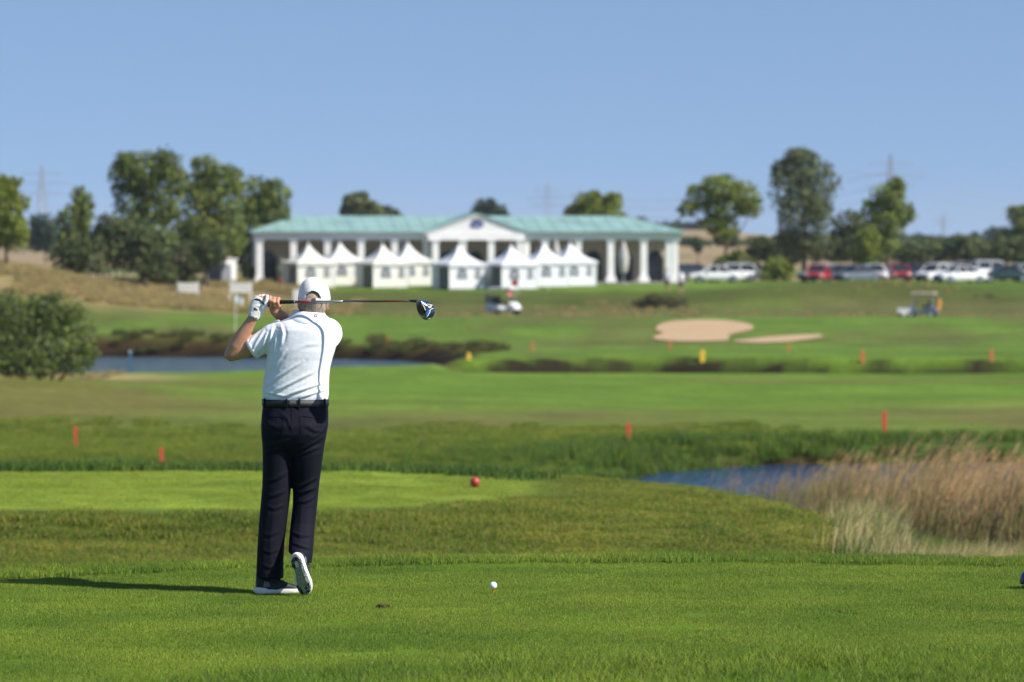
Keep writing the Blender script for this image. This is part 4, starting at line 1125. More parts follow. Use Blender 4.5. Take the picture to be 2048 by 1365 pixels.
# ------------------------------------------------------------------ parked cars
MGLASS = M('car_glass', (.02, .025, .03), .06, .5, .05, 2); MTYRE = M('tyre', (.02, .02, .02), .8, .2, .1, 10); MRIM = M('rim', (.5, .5, .52), .3, .5, .1, 6, metallic=.8)
MLAMP = M('headlamp', (.75, .77, .8), .08, .6, .05, 5); MTAIL = M('tail_lamp', (.45, .01, .01), .25, .5, .05, 5); MBUMP = M('dark_trim', (.03, .03, .035), .5, .3, .1, 5)
paint = {}
def car_paint(n, c):
    if n not in paint: paint[n] = M('paint_' + n, c, .28, .5, .03, 2, coat=.6)
    return paint[n]
def make_car(kind, mat):
    root = empty('parked_car', (0, 0, 0))
    L, W_, H = {'sedan': (4.5, 1.78, 1.44), 'hatch': (4.05, 1.74, 1.5), 'estate': (4.6, 1.8, 1.52), 'suv': (4.55, 1.85, 1.7)}[kind]
    bh = H * .60
    f0 = -L / 2; f1 = L / 2
    # cross sections along the car, front at -x
    xs = [f0, f0 + .12, f0 + .5, f0 + 1.05, f0 + 1.25, f0 + 2.2, f1 - 1.2, f1 - .5, f1 - .1, f1]
    tail = {'sedan': .90, 'hatch': 1.0, 'estate': 1.0, 'suv': 1.0}[kind]
    tops = [bh * .62, bh * .80, bh * .90, bh * .98, bh, bh * 1.02, bh * 1.03, bh * 1.0, bh * .97 * tail, bh * .85]
    ws = [W_ * .78, W_ * .9, W_ * .97, W_, W_, W_, W_, W_ * .98, W_ * .92, W_ * .84]
    rs = []
    for x, tp, ww in zip(xs, tops, ws):
        lo = .22 if f0 + .3 < x < f1 - .3 else .3
        a = ww / 2
        rs.append([(x, -a * .9, lo), (x, -a, lo + .2), (x, -a, tp * .72), (x, -a * .92, tp * .96), (x, -a * .78, tp), (x, a * .78, tp), (x, a * .92, tp * .96), (x, a, tp * .72), (x, a, lo + .2), (x, a * .9, lo)])
    body = MB().rings(rs).build('body', mat, root, angle=40)
    # cabin
    if kind == 'sedan': cab = [(f0 + 1.15, bh), (f0 + 1.95, H), (f1 - 1.75, H), (f1 - .75, bh)]
    elif kind == 'hatch': cab = [(f0 + 1.0, bh), (f0 + 1.7, H), (f1 - .75, H * .985), (f1 - .18, bh)]
    else: cab = [(f0 + 1.15, bh), (f0 + 1.85, H), (f1 - .55, H * .985), (f1 - .16, bh)]
    wb, wt = W_ * .44, W_ * .36
    g = MB()
    vs = []
    for (x, z) in cab:
        hw = wb if z < bh + .05 else wt
        vs += [(x, -hw, z - .02), (x, hw, z - .02)]
    g.add(vs, [(0, 1, 3, 2), (2, 3, 5, 4), (4, 5, 7, 6), (0, 2, 4, 6), (1, 7, 5, 3), (0, 6, 7, 1)])
    g.build('window_glass', MGLASS, root)
    (xa, _), (xb, _), (xc, zc), (xd, _) = cab
    MB().prism([(xb - .12, 0, H - .02), (xb + .2, 0, H + .03), (xc - .1, 0, H + .015), (xc + .1, 0, zc - .02)], (0, wt + .012, 0), (0, -wt - .012, 0)).build('roof', mat, root)
    for s_ in (-1, 1):
        p = MB()
        for (u, v_) in (((xa, bh - .02), (xb, H - .01)), ((xd, bh - .02), (xc, zc - .01)), (((xa + xd) / 2 + .1, bh - .02), ((xb + xc) / 2, H - .005))):
            p.tube([(u[0], s_ * (wb + .006), u[1]), (v_[0], s_ * (wt + .006), v_[1])], .045, 6)
        p.build('pillar', mat, root)
        MB().box(xa + .45, s_ * (wb + .16), bh + .08, .12, .2, .14).build('mirror', mat, root)
        MB().box(f0 + .16, s_ * W_ * .34, bh * .72, .18, .34, .15, rz=-s_ * .25).build('headlight', MLAMP, root)
        MB().box(f1 - .07, s_ * W_ * .37, bh * .82, .14, .26, .22, rz=s_ * .2).build('tail_light', MTAIL, root)
        for x in (f0 + .82, f1 - .85):
            r_ = .315 if kind != 'suv' else .35
            wl = MB()
            wl.rings([[(x + rr * math.cos(a), s_ * yy, r_ + rr * math.sin(a)) for a in [2 * math.pi * k / 18 for k in range(18)]] for rr, yy in ((r_ * .6, W_ / 2 - .2), (r_, W_ / 2 - .19), (r_, W_ / 2 - .01), (r_ * .66, W_ / 2 + .012))][::s_ * -1])
            wo = wl.build('wheel', MTYRE, root)
            MB().rings([[(x + rr * math.cos(a), s_ * yy, r_ + rr * math.sin(a)) for a in [2 * math.pi * k / 14 for k in range(14)]] for rr, yy in ((r_ * .64, W_ / 2 + .0), (r_ * .6, W_ / 2 + .022), (r_ * .2, W_ / 2 + .012))]).build('rim', MRIM, wo)
    MB().box(f0 + .02, 0, .36, .12, W_ * .72, .16).build('bumper', MBUMP, root); MB().box(f1 - .02, 0, .38, .12, W_ * .74, .16).build('bumper', MBUMP, root)
    MB().box(f0 - .005, 0, bh * .64, .08, W_ * .42, .12).build('grille', MBUMP, root)
    if kind in ('suv', 'estate'):
        for s_ in (-1, 1): MB().tube([(xb + .1, s_ * (wt - .06), H + .02), (xb + .2, s_ * (wt - .06), H + .085), (xc - .2, s_ * (wt - .06), H + .08), (xc - .1, s_ * (wt - .06), H + .01)], .025, 6).build('roof_rail', MRIM, root)
    return root
WH = (.80, .80, .81)
cars = [('sedan', 'white', WH, 1430, 300, 4, 'white saloon car nearest the clubhouse, side on'),
        ('estate', 'white', WH, 1462, 305, 12, 'white car partly hidden behind the first white saloon'),
        ('hatch', 'navy', (.02, .03, .06), 1388, 306, 200, 'dark car peeping out between the two people and the white saloon'),
        ('hatch', 'silver', (.45, .46, .48), 1640, 305, 30, 'silver hatchback at the left of the right-hand car park'),
        ('hatch', 'red', (.42, .02, .02), 1636, 299.5, 75, 'low red car in front of the silver hatchback'),
        ('sedan', 'navy', (.02, .03, .06), 1690, 303, 60, 'dark blue saloon right of the red car'),
        ('hatch', 'white', WH, 1748, 304, 98, 'white hatchback seen end on near the glinting car'),
        ('sedan', 'steel', (.12, .14, .17), 1712, 299, 40, 'dark steel car with a sun glint'),
        ('hatch', 'crimson', (.38, .015, .02), 1797, 306, 94, 'red car parked beside the tree trunk'),
        ('sedan', 'navy', (.02, .03, .06), 1832, 307, 80, 'dark blue car between the red car and the white cars'),
        ('estate', 'white', WH, 1872, 302, 50, 'white estate behind the bonnet of the front white car'),
        ('sedan', 'white', WH, 1920, 297, 24, 'white saloon at the front of the car park, right'),
        ('suv', 'white', WH, 1962, 315, 20, 'tall white car with roof rails at the back of the car park'),
        ('estate', 'navy', (.02, .03, .06), 1918, 318, 10, 'dark estate half hidden behind the white cars'),
        ('sedan', 'bottle', (.012, .04, .035), 2008, 301, 8, 'dark green saloon near the right edge'),
        ('hatch', 'silver', (.45, .46, .48), 2040, 309, 30, 'silver car cut by the right edge of the photo'),
        ('estate', 'tan', (.36, .31, .20), 1508, 316, 84, 'beige car behind the bushes right of the white saloon')]
cproto = {}
for kind, cn, c, px, Y, a, lab in cars:
    key = (kind, cn)
    if key not in cproto: o = cproto[key] = make_car(kind, car_paint(cn, c))
    else: o = copy_tree(cproto[key])
    o.location = on(px, Y); o.rotation_euler = (0, 0, R(a)); tag(o, lab, 'car', 'parked cars')

# ------------------------------------------------------------------ golf carts
MCART = M('cart_white', (.74, .75, .76), .35, .5, .04, 3, coat=.3); MSEAT = M('cart_seat', (.04, .04, .045), .7, .3, .1, 6); MCTOP = M('cart_roof', (.60, .62, .58), .5, .3, .05, 3)
MCTAN = M('cart_roof_tan', (.42, .36, .28), .5, .3, .05, 3); MCBLU = M('cart_blue', (.12, .17, .26), .35, .5, .05, 3)
def make_cart(roofm, bodym, bag, sign):
    t = empty('golf_cart', (0, 0, 0))
    # front at +x
    rs = []
    for x, lo, hi, hw in ((-1.15, .35, .62, .5), (-1.0, .28, .78, .56), (-.3, .26, .72, .58), (.1, .26, .42, .56), (.55, .26, .42, .56), (.75, .28, .86, .55), (1.05, .3, .78, .5), (1.22, .36, .55, .4)):
        rs.append([(x, -hw, lo), (x, -hw, hi * .9), (x, -hw * .8, hi), (x, hw * .8, hi), (x, hw, hi * .9), (x, hw, lo)])
    MB().rings(rs).build('body', bodym, t, angle=40)
    MB().box(-.25, 0, .83, .55, 1.05, .16).build('seat', MSEAT, t); MB().box(-.52, 0, 1.08, .12, 1.05, .42).build('seat_back', MSEAT, t)
    MB().box(-.05, 0, 1.85, 1.85, 1.16, .13, taper=.92).build('roof', roofm, t)
    for s_ in (-1, 1):
        MB().tube([(.78, s_ * .5, .8), (.6, s_ * .5, 1.82)], .022, 8).build('roof_post', MPOLE, t); MB().tube([(-.75, s_ * .52, .7), (-.8, s_ * .52, 1.82)], .022, 8).build('roof_post', MPOLE, t)
        for x in (-.72, .82):
            r_ = .24
            wo = MB().rings([[(x + rr * math.cos(a), s_ * yy, r_ + rr * math.sin(a)) for a in [2 * math.pi * k / 16 for k in range(16)]] for rr, yy in ((r_ * .6, .42), (r_, .43), (r_, .6), (r_ * .6, .62))][::-s_]).build('wheel', MTYRE, t)
            MB().rings([[(x + rr * math.cos(a), s_ * yy, r_ + rr * math.sin(a)) for a in [2 * math.pi * k / 12 for k in range(12)]] for rr, yy in ((r_ * .62, .6), (r_ * .55, .632), (.03, .625))]).build('hub_cap', MCART, wo)
    MB().tube([(.6, .25, .8), (.35, .25, 1.05)], .02, 8).build('steering_column', MBUMP, t)
    MB().rings([[(.35 + .02 * math.cos(b) * .6 + (.17 + .02 * math.cos(b)) * math.cos(a) * .5, .25 + (.17 + .02 * math.cos(b)) * math.sin(a), 1.06 + (.17 + .02 * math.cos(b)) * math.cos(a) * .8 + .02 * math.sin(b)) for b in [2 * math.pi * j / 6 for j in range(6)]] for a in [2 * math.pi * k / 16 for k in range(16)]], closed=True).build('steering_wheel', MBUMP, t)
    for s_ in (-1, 1):
        b = MB().tube([(-1.12, s_ * .25, .5), (-1.2, s_ * .25, 1.35)], [.13, .15], 12).build('golf_bag', bag, t)
        for j in range(4): MB().tube([(-1.2, s_ * .25 + .05 * (j - 1.5), 1.3), (-1.24, s_ * .25 + .06 * (j - 1.5), 1.5 + .04 * (j % 2))], .012, 6).build('club_shaft', MPOLE, b)
    MB().box(1.18, .28, .6, .06, .16, .1).build('headlight', MLAMP, t); MB().box(1.18, -.28, .6, .06, .16, .1).build('headlight', MLAMP, t)
    if sign: MB().box(.58, -.1, 1.55, .04, .85, .42).build('red_panel', sign, t)
    return t
MPINK = M('cart_sign', (.62, .16, .14), .6, .3, .06, 3)
c1 = make_cart(MCTOP, MCART, M('bag_tan', (.35, .33, .26), .7, .2), MPINK)
c1.location = on(1006, 250); c1.rotation_euler = (0, 0, R(-28)); tag(c1, 'white golf cart with red front panel below the white tents', 'golf cart', 'golf carts')
c2 = make_cart(MCTAN, MCBLU, M('bag_orange', (.55, .25, .05), .7, .2), None)
c2.location = on(1846, 236); c2.scale = (.9, .9, .86); c2.rotation_euler = (0, 0, R(163)); tag(c2, 'dark golf cart with tan roof and orange bag below the parked cars', 'golf cart', 'golf carts')
bxp = on(1808, 236); t = empty('trolley_box', bxp)
MB().box(0, 0, .34, .9, .55, .42).build('box', MCART, t); MB().box(0, 0, .57, .94, .59, .05).build('lid', MCART, t)
for s_ in (-1, 1): MB().rings([[(s_ * .3 + rr * math.cos(a), yy, .15 + rr * math.sin(a)) for a in [2 * math.pi * k / 12 for k in range(12)]] for rr, yy in ((.15, -.3), (.15, -.22), (.15, .22), (.15, .3))]).build('wheel', MTYRE, t)
tag(t, 'white box trailer in front of the dark golf cart', 'trailer')

# ------------------------------------------------------------------ distant people
MSKIN2 = M('skin_far', (.45, .26, .17), .6, .3, .05, 8); MSHIRT2 = M('shirt_far', (.74, .74, .82), .8, .2, .05, 8); MSHORT2 = M('shorts_tan', (.16, .12, .09), .8, .2, .08, 8); MHAIR2 = M('hair_far', (.06, .045, .03), .8, .2, .1, 20)
def far_person(shirt, shorts, arm):
    t = empty('person', (0, 0, 0))
    b = MB()
    b.ellipsoid((0, 0, 1.63), (.075, .095, .115), 14, 10).tube([(0, 0, 1.42), (0, 0, 1.56)], .055, 10)
    b.tube([(0, 0, .92), (0, 0, 1.1), (0, 0, 1.35), (0, 0, 1.44)], [(.10, .15), (.10, .14), (.11, .18), (.07, .13)], 14, ref=(0, 1, 0))
    for s_ in (-1, 1):
        b.tube([(s_ * .08, 0, .95), (s_ * .1, .01, .5), (s_ * .1, 0, .09)], [.085, .058, .04], 10, round_ends=True)
        b.tube([(s_ * .1, .03, .05), (s_ * .11, -.14, .035)], [.045, .035], 10, round_ends=True)
        b.tube([(s_ * .17, 0, 1.38), (s_ * .23, .0, 1.1), (s_ * .2, -.12 * arm - .03, .9)], [.05, .04, .03], 10, round_ends=True)
        h = (s_ * .2, -.12 * arm - .04, .85)
        for k in range(4): b.tube([h, (h[0] + .012 * (k - 1.5), h[1] - .01, h[2] - .09 + .01 * abs(k - 1.5))], [.014, .009], 6)
        b.tube([h, (h[0] - s_ * .04, h[1] - .02, h[2] - .04)], [.013, .01], 6)
    b.tube([(0, -.09, 1.64), (0, -.115, 1.61)], [.012, .016], 6)
    me = remeshed(b, .016, 2); me.materials.append(MSKIN2); link('body', me, t)
    sh = MB().tube([(0, 0, .9), (0, 0, 1.1), (0, 0, 1.32), (0, 0, 1.43), (0, 0, 1.47)], [(.13, .185), (.125, .17), (.135, .205), (.10, .16), (.06, .07)], 16, ref=(0, 1, 0))
    for s_ in (-1, 1): sh.tube([(s_ * .14, 0, 1.39), (s_ * .215, 0, 1.2)], [.075, .068], 10)
    me = remeshed(sh, .016, 2); me.materials.append(shirt); link('shirt', me, t)
    so = MB().tube([(0, 0, .78), (0, 0, .88), (0, 0, .97)], [(.12, .17), (.125, .18), (.12, .17)], 14, ref=(0, 1, 0))
    for s_ in (-1, 1): so.tube([(s_ * .09, 0, .85), (s_ * .105, .01, .5)], [.105, .09], 12)
    me = remeshed(so, .016, 2); me.materials.append(shorts); link('shorts', me, t)
    MB().ellipsoid((0, .012, 1.665), (.082, .1, .1), 14, 10).build('hair', MHAIR2, t, smooth=True)
    return t
p1_ = far_person(MSHIRT2, MSHORT2, 1.0); p1_.location = on(1334, 264 + 10); p1_.rotation_euler = (0, 0, R(160)); tag(p1_, 'distant person in pale shirt and brown shorts, left of the pair', 'person', 'people by the clubhouse')
p2_ = far_person(M('shirt_white', (.8, .8, .84), .8, .2), MSHORT2, .6); p2_.location = on(1362, 271); p2_.scale = (1.06, 1.06, 1.06); tag(p2_, 'distant person in white shirt and brown shorts, right of the pair', 'person', 'people by the clubhouse')

# ------------------------------------------------------------------ pylons and power lines
MSTEEL = M('pylon_steel', (.30, .32, .34), .5, .4, .1, 2, metallic=.3)
def pylon(px, top, Y, lab):
    x = (px - 1024) / F * Y; zg = hz(x, Y); H = at(px, top, Y).z - zg
    t = empty('pylon', (x, Y, zg)); tw = MB(); hb = H * .085
    def leg(a, b, z): return (a * hb * (1 - .9 * z / H), b * hb * (1 - .9 * z / H), z)
    zs = [0, .2, .38, .54, .68, .8, .9, 1.0]
    for a, b in ((-1, -1), (1, -1), (1, 1), (-1, 1)): tw.tube([leg(a, b, H * q) for q in zs], .16, 5)
    for q0, q1 in zip(zs, zs[1:]):
        for (a, b), (c, d) in (((-1, -1), (1, -1)), ((1, -1), (1, 1)), ((1, 1), (-1, 1)), ((-1, 1), (-1, -1))):
            tw.tube([leg(a, b, H * q0), leg(c, d, H * q1)], .09, 4); tw.tube([leg(c, d, H * q0), leg(a, b, H * q1)], .09, 4)
    tw.build('lattice_tower', MSTEEL, t)
    ends = []
    for q, wd in ((.66, .26), (.78, .34), (.9, .22)):
        ar = MB().tube([(-H * wd, 0, H * q), (0, 0, H * q + .5), (H * wd, 0, H * q)], [.08, .18, .08], 5).tube([(-H * wd, 0, H * q), (0, 0, H * q - 1.0), (H * wd, 0, H * q)], [.08, .12, .08], 5).build('cross_arm', MSTEEL, t)
        for s_ in (-1, 1):
            MB().tube([(s_ * H * wd, 0, H * q), (s_ * H * wd, 0, H * q - 1.6)], .1, 5).build('insulator', MSTEEL, ar); ends.append(Vector((x + s_ * H * wd, Y, zg + H * q - 1.6)))
    tag(t, lab, 'pylon', 'power pylons on the horizon')
    return ends
e1 = pylon(85, 330, 1700, 'faint lattice pylon on the horizon at the far left')
e2 = pylon(1780, 308, 1600, 'tallest faint lattice pylon above the right-hand tree')
e3 = pylon(1886, 428, 3000, 'small faint pylon on the horizon at the right')
e4 = pylon(1095, 368, 2100, 'faint pylon behind the right half of the clubhouse roof')
e5 = pylon(2320, 380, 1900, 'pylon beyond the right edge of the photo')
for (A_, B_, lab) in ((e2, e5, 'faint power lines running right from the tall pylon'), (e4, e2, 'faint power lines between the middle and the tall pylon')):
    o = empty('power_line', (A_[0].x, A_[0].y, A_[0].z)); o0 = Vector(o.location)
    for a, b in zip(A_, B_):
        MB().tube([a.lerp(b, k / 16) - Vector((0, 0, 9 * 4 * (k / 16) * (1 - k / 16))) - o0 for k in range(17)], .06, 5).build('cable', MSTEEL, o)
    tag(o, lab, 'power line', 'power lines')

# ------------------------------------------------------------------ the golfer
GY0 = 20.0
GO = Vector(((586 - 1024) / F * GY0, GY0, 0.0))
def P(px, py, dy=0.0): return at(px, py, GY0 + dy)
MSKIN = M('skin', (.52, .265, .16), .5, .35, .12, 30, bump=.12, bscale=180, bdist=.002, sss=.12)
MSHIRT = M('polo_cotton', (.77, .79, .85), .8, .15, .02, 20, bump=.35, bscale=9, bdist=.012, stretch=(1.0, 1.0, 2.2))
MTROU = M('trouser_cloth', (.0078, .008, .0155), .75, .12, .10, 60, bump=.12, bscale=700, bdist=.001)
MCAP = M('cap_cotton', (.78, .77, .74), .8, .2, .03, 20, bump=.1, bscale=500, bdist=.001)
MBELT = M('belt_leather', (.012, .013, .016), .45, .4, .2, 80, bump=.35, bscale=260, bdist=.002)
MBELT2 = M('belt_weave', (.06, .06, .062), .4, .5, .9, 240, bump=.8, bscale=320, bdist=.003)
MGLOVE = M('glove_leather', (.70, .71, .69), .5, .35, .05, 40, bump=.15, bscale=160, bdist=.002)
MNAVY = M('navy_trim', (.012, .016, .035), .6, .3, .1, 40)
MSOLE = M('midsole_foam', (.74, .72, .67), .6, .3, .05, 30, bump=.1, bscale=200, bdist=.002)
MOUT = M('outsole_olive', (.23, .25, .18), .6, .3, .08, 30)
MRUB = M('outsole_rubber', (.012, .014, .013), .5, .4, .1, 40)
MUPP = M('shoe_knit', (.016, .019, .026), .55, .35, .3, 120, bump=.3, bscale=300, bdist=.002)
MUPG = M('shoe_grey', (.16, .17, .18), .5, .35, .1, 60)
def ring_px(py, L, Rr, b, cy, n=40, e=2.3, tilt=0.0):
    "one horizontal section seen as pixels L..R at row py; b half depth, cy depth offset"
    pl, pr = P(L, py, cy), P(Rr, py, cy); c = (pl + pr) / 2; a = (pr.x - pl.x) / 2
    out = []
    for k in range(n):
        t = 2 * math.pi * k / n; ct, st = math.cos(t), math.sin(t)
        x = a * math.copysign(abs(ct) ** (2 / e), ct); y = b * math.copysign(abs(st) ** (2 / e), st)
        out.append(Vector((c.x + x, c.y + y, c.z + tilt * x)))
    return out
def creases(me, lines, origin, front=True):
    "cloth folds: each line is (pixel polyline, height in m, width in px); ridge with a furrow beside it"
    n = len(me.vertices); co = np.empty(n * 3, dtype=np.float32); me.vertices.foreach_get('co', co); co = co.reshape(-1, 3).astype(float)
    nr_ = np.empty(n * 3, dtype=np.float32); me.vertex_normals.foreach_get('vector', nr_); nr_ = nr_.reshape(-1, 3)
    W_ = co + np.array(origin)
    u, v = proj_np(W_)
    face = np.clip(-nr_[:, 1] * 2.0 + .3, 0, 1)
    D = np.zeros(n)
    for pts, amp, wd in lines:
        best = np.full(n, 1e9); sg = np.zeros(n); end = np.zeros(n)
        cum = [0]
        for a, b in zip(pts, pts[1:]): cum.append(cum[-1] + math.dist(a, b))
        for i, (a, b) in enumerate(zip(pts, pts[1:])):
            dx, dy = b[0] - a[0], b[1] - a[1]; l2 = dx * dx + dy * dy; l = math.sqrt(l2)
            t = np.clip(((u - a[0]) * dx + (v - a[1]) * dy) / l2, 0, 1)
            qx = u - (a[0] + t * dx); qy = v - (a[1] + t * dy); d = np.hypot(qx, qy); s = (qx * -dy + qy * dx) / l
            m = d < best; best[m] = d[m]; sg[m] = np.sign(s[m]); end[m] = (cum[i] + t[m] * l) / cum[-1]
        sd_ = best * sg
        env = np.sin(np.clip(end, 0.03, .97) * math.pi) ** .6
        D += amp * env * (np.exp(-(sd_ / wd) ** 2) - .75 * np.exp(-((sd_ - wd * 1.6) / (wd * 1.1)) ** 2))
    co += nr_ * (D * face)[:, None]
    me.vertices.foreach_set('co', co.astype(np.float32).ravel()); me.update()
def decal(name, poly, target, mat, parent, off=.0012, th=.0008, sub=0):
    "flat print or patch laid on a surface: polygon in pixels dropped onto the mesh it sits on"
    bm = bmesh.new(); bm.from_mesh(target.data); tree = BVHTree.FromBMesh(bm); bm.free()
    o = cam.location; org = Vector(parent_world(target))
    b2 = bmesh.new(); f = b2.faces.new([b2.verts.new((a, b, 0)) for a, b in poly])
    bmesh.ops.triangulate(b2, faces=[f])
    for _ in range(sub): bmesh.ops.subdivide_edges(b2, edges=b2.edges, cuts=1); bmesh.ops.triangulate(b2, faces=b2.faces)
    last = None
    for v in b2.verts:
        d = (at(v.co.x, v.co.y, GY0) - o).normalized(); hitp = tree.ray_cast(o - org, d)
        if hitp[0] is None: p = last or (at(v.co.x, v.co.y, GY0) - org)
        else: p = hitp[0] - d * off
        v.co = p; last = p
    me = bpy.data.meshes.new(name); bmesh.ops.recalc_face_normals(b2, faces=b2.faces); b2.to_mesh(me); b2.free(); me.materials.append(mat)
    ob = link(name, me, parent); s = ob.modifiers.new('thickness', 'SOLIDIFY'); s.thickness = th; s.offset = 0
    return ob
def parent_world(o): 
    v = Vector((0, 0, 0))
    while o is not None: v += Vector(o.location); o = o.parent
    return v

man = empty('person', GO)
tag(man, 'golfer in white cap, white polo and navy trousers finishing a swing, seen from behind', 'person')
# club line: passes behind the neck, head end nearer to the camera
def cl(px, py=None):
    x = (px - 586) / 355.0
    dy = -.136 - .40 * (x - .150)
    return P(px, py if py is not None else 604.6 - (px - 553) * .0085, dy)

# --- body: one continuous skin surface
b = MB()
b.ellipsoid(P(626, 593, .025), (.068, .090, .086), 24, 16)                     # skull
b.ellipsoid(P(625, 612, .05), (.058, .075, .072), 20, 12)                      # jaw
b.tube([P(624, 604, .12), P(624, 612, .145), P(624, 617, .13)], [.012, .016, .014], 8, round_ends=True)   # nose
b.tube([P(606, 599, .098), P(624, 597, .112), P(643, 599, .098)], [.012, .014, .012], 8, round_ends=True)  # brow
b.tube([P(614, 625, .112), P(624, 626, .122), P(634, 625, .112)], [.006, .009, .006], 8, round_ends=True)  # lips
for (ex, s_) in ((652.5, 1), (599, -1)):
    b.ellipsoid(P(ex, 609, .03), (.010, .024, .033), 12, 8, rot=Matrix.Rotation(s_ * .35, 3, 'Z'))
b.tube([P(620, 662, .03), P(621, 640, .03), P(624, 615, .03)], [.062, .058, .056], 18)     # neck
b.rings([ring_px(*q) for q in ((880, 545, 640, .09, 0), (800, 534, 648, .10, 0), (740, 540, 652, .11, 0), (690, 547, 655, .10, -.005), (660, 560, 655, .08, 0), (648, 580, 655, .06, .01))])
LS_, LE, LW = P(560, 668, .0), P(463, 709, .015), P(508, 633, -.03)
RS_, RE, RW = P(654, 670, .03), P(612, 676, .30), P(551, 623, .055)
b.tube([LS_, LS_.lerp(LE, .55), LS_.lerp(LE, .85), LE], [.062, .055, .047, .041], 16, round_ends=True)
b.tube([LE, LE.lerp(LW, .22), LE.lerp(LW, .5), LE.lerp(LW, .8), LW], [.040, .045, .041, .032, .028], 16, round_ends=True)
b.tube([RS_.lerp(RE, .1), RS_.lerp(RE, .5), RE], [.045, .048, .042], 14, round_ends=True)
b.tube([RE, RE.lerp(RW, .3), RE.lerp(RW, .7), RW], [.041, .044, .034, .030], 14, round_ends=True)
# right hand: palm under the grip, four fingers over it, thumb along it
b.tube([RW, P(550, 613, .045), P(546, 606, .038)], [(.03, .026), (.038, .026), (.038, .022)], 14, round_ends=True, ref=(1, 0, 0))
for i, (fx, top) in enumerate(((532.5, 590.5), (540.5, 593), (548.5, 595.5), (556.5, 597.5))):
    g = cl(fx)
    y0 = g.y - GY0
    b.tube([P(fx + 3, 607, y0 + .052), P(fx + 1, 597, y0 + .044), P(fx, top + 1.5, y0 + .018), P(fx - .5, top + 2.5, y0 - .014), P(fx - 1, top + 8, y0 - .032), P(fx + .5, top + 14.5, y0 - .028), P(fx + 2, top + 17, y0 - .018)],
           [.0105, .0110, .0108, .0104, .0102, .0094, .0085], 10, round_ends=True)
g = cl(553); y0 = g.y - GY0
b.tube([P(556, 615, y0 + .03), P(551, 608, y0 - .022), P(546, 603, y0 - .036), P(541, 602.5, y0 - .034)], [.013, .0125, .011, .0095], 10, round_ends=True)
# left hand inside the glove (a slim core so that arm and hand are one surface)
b.tube([LW, P(514, 619, -.03), P(522, 602, -.025)], [.026, (.03, .016), (.032, .014)], 12, round_ends=True)
# legs
b.tube([P(556, 885, 0), P(553, 980, .01), P(543, 1080, .0), P(538, 1150, .02), P(536, 1174, .025)], [.075, .058, .048, .036, .022], 14, round_ends=True)
b.tube([P(617, 885, 0), P(611, 985, .05), P(603, 1070, -.04), P(600, 1120, -.09), P(603, 1140, -.09)], [.075, .056, .048, .038, .034], 14, round_ends=True)
me = remeshed(b, .0042, 3, GO); me.materials.append(MSKIN)
body = link('body', me, man)
for ex in (612, 637):
    MB().ellipsoid(P(ex, 604, .098), (.012, .012, .012), 12, 8).build('eye', MW, man, GO, smooth=True)

# --- hair: short grey-brown at the back and sides
MHAIR = M('grey_hair', (.36, .27, .20), .55, .4, .35, 26, bump=.5, bscale=90, bdist=.004, stretch=(14, 14, 1.2))
h = MB(); hr_ = np.random.default_rng(9)
rs = []
for py, a, bb, cy in ((580, .060, .080, .02), (588, .074, .097, .02), (596, .080, .104, .018), (606, .079, .100, .016), (615, .0745, .091, .014), (622, .0685, .080, .012), (628, .063, .070, .014), (632, .058, .062, .016)):
    c = P(624.5 if py > 600 else 626, py, cy); ring = []
    for k in range(64):
        t = 2 * math.pi * k / 64
        front = max(0, math.sin(t))            # face side is left free
        q = 1 - .16 * front
        wv = 1 + .012 * math.sin(k * 2.9) + .010 * math.sin(k * 5.3 + py * .2)
        ring.append(c + Vector((a * q * wv * math.cos(t), bb * (1 - .45 * front) * wv * math.sin(t), 0)))
    rs.append(ring)
h.rings(rs)
hair = h.build('hair', MHAIR, man, GO, smooth=True)
# loose strands over the back of the head
st = MB(); st.c = []
for k in range(900):
    t = math.pi * (1.02 + .96 * hr_.random()) if hr_.random() < .93 else math.pi * (.9 + 1.2 * hr_.random())
    z0 = 600 + 17 * hr_.random(); L = 8 + 8 * hr_.random()
    def hp(py, o):
        a = np.interp(py, [596, 606, 615, 622, 628, 636], [.080, .079, .0745, .0685, .063, .055]) + o; bb = np.interp(py, [596, 606, 615, 622, 628, 636], [.104, .100, .091, .080, .070, .058]) + o
        c = P(624.5, py, .015); return c + Vector((a * math.cos(t), bb * math.sin(t), 0))
    d = .0016 + .003 * hr_.random(); wv = Vector((-math.sin(t), math.cos(t), 0)) * .0011; sl = (hr_.random() - .5) * .006
    p0, p1, p2 = hp(z0, .001), hp(z0 + L * .5, d) + Vector((sl, 0, 0)), hp(min(z0 + L, 631 + 3 * hr_.random()), d + .001) + Vector((sl * 2, 0, 0))
    o = len(st.v); st.v += [tuple(q - GO) for q in (p0 - wv, p0 + wv, p1 + wv, p1 - wv, p2)]; st.f += [(o, o + 1, o + 2, o + 3), (o + 3, o + 2, o + 4)]
    c = np.array((.50, .40, .31)) * (.4 + 1.1 * hr_.random()); st.c += [c] * 5
sto = st.build('strands', M('hair_strand', attr='Col', rough=.45, spec=.4, var=0), hair); sto['kind'] = 'stuff'

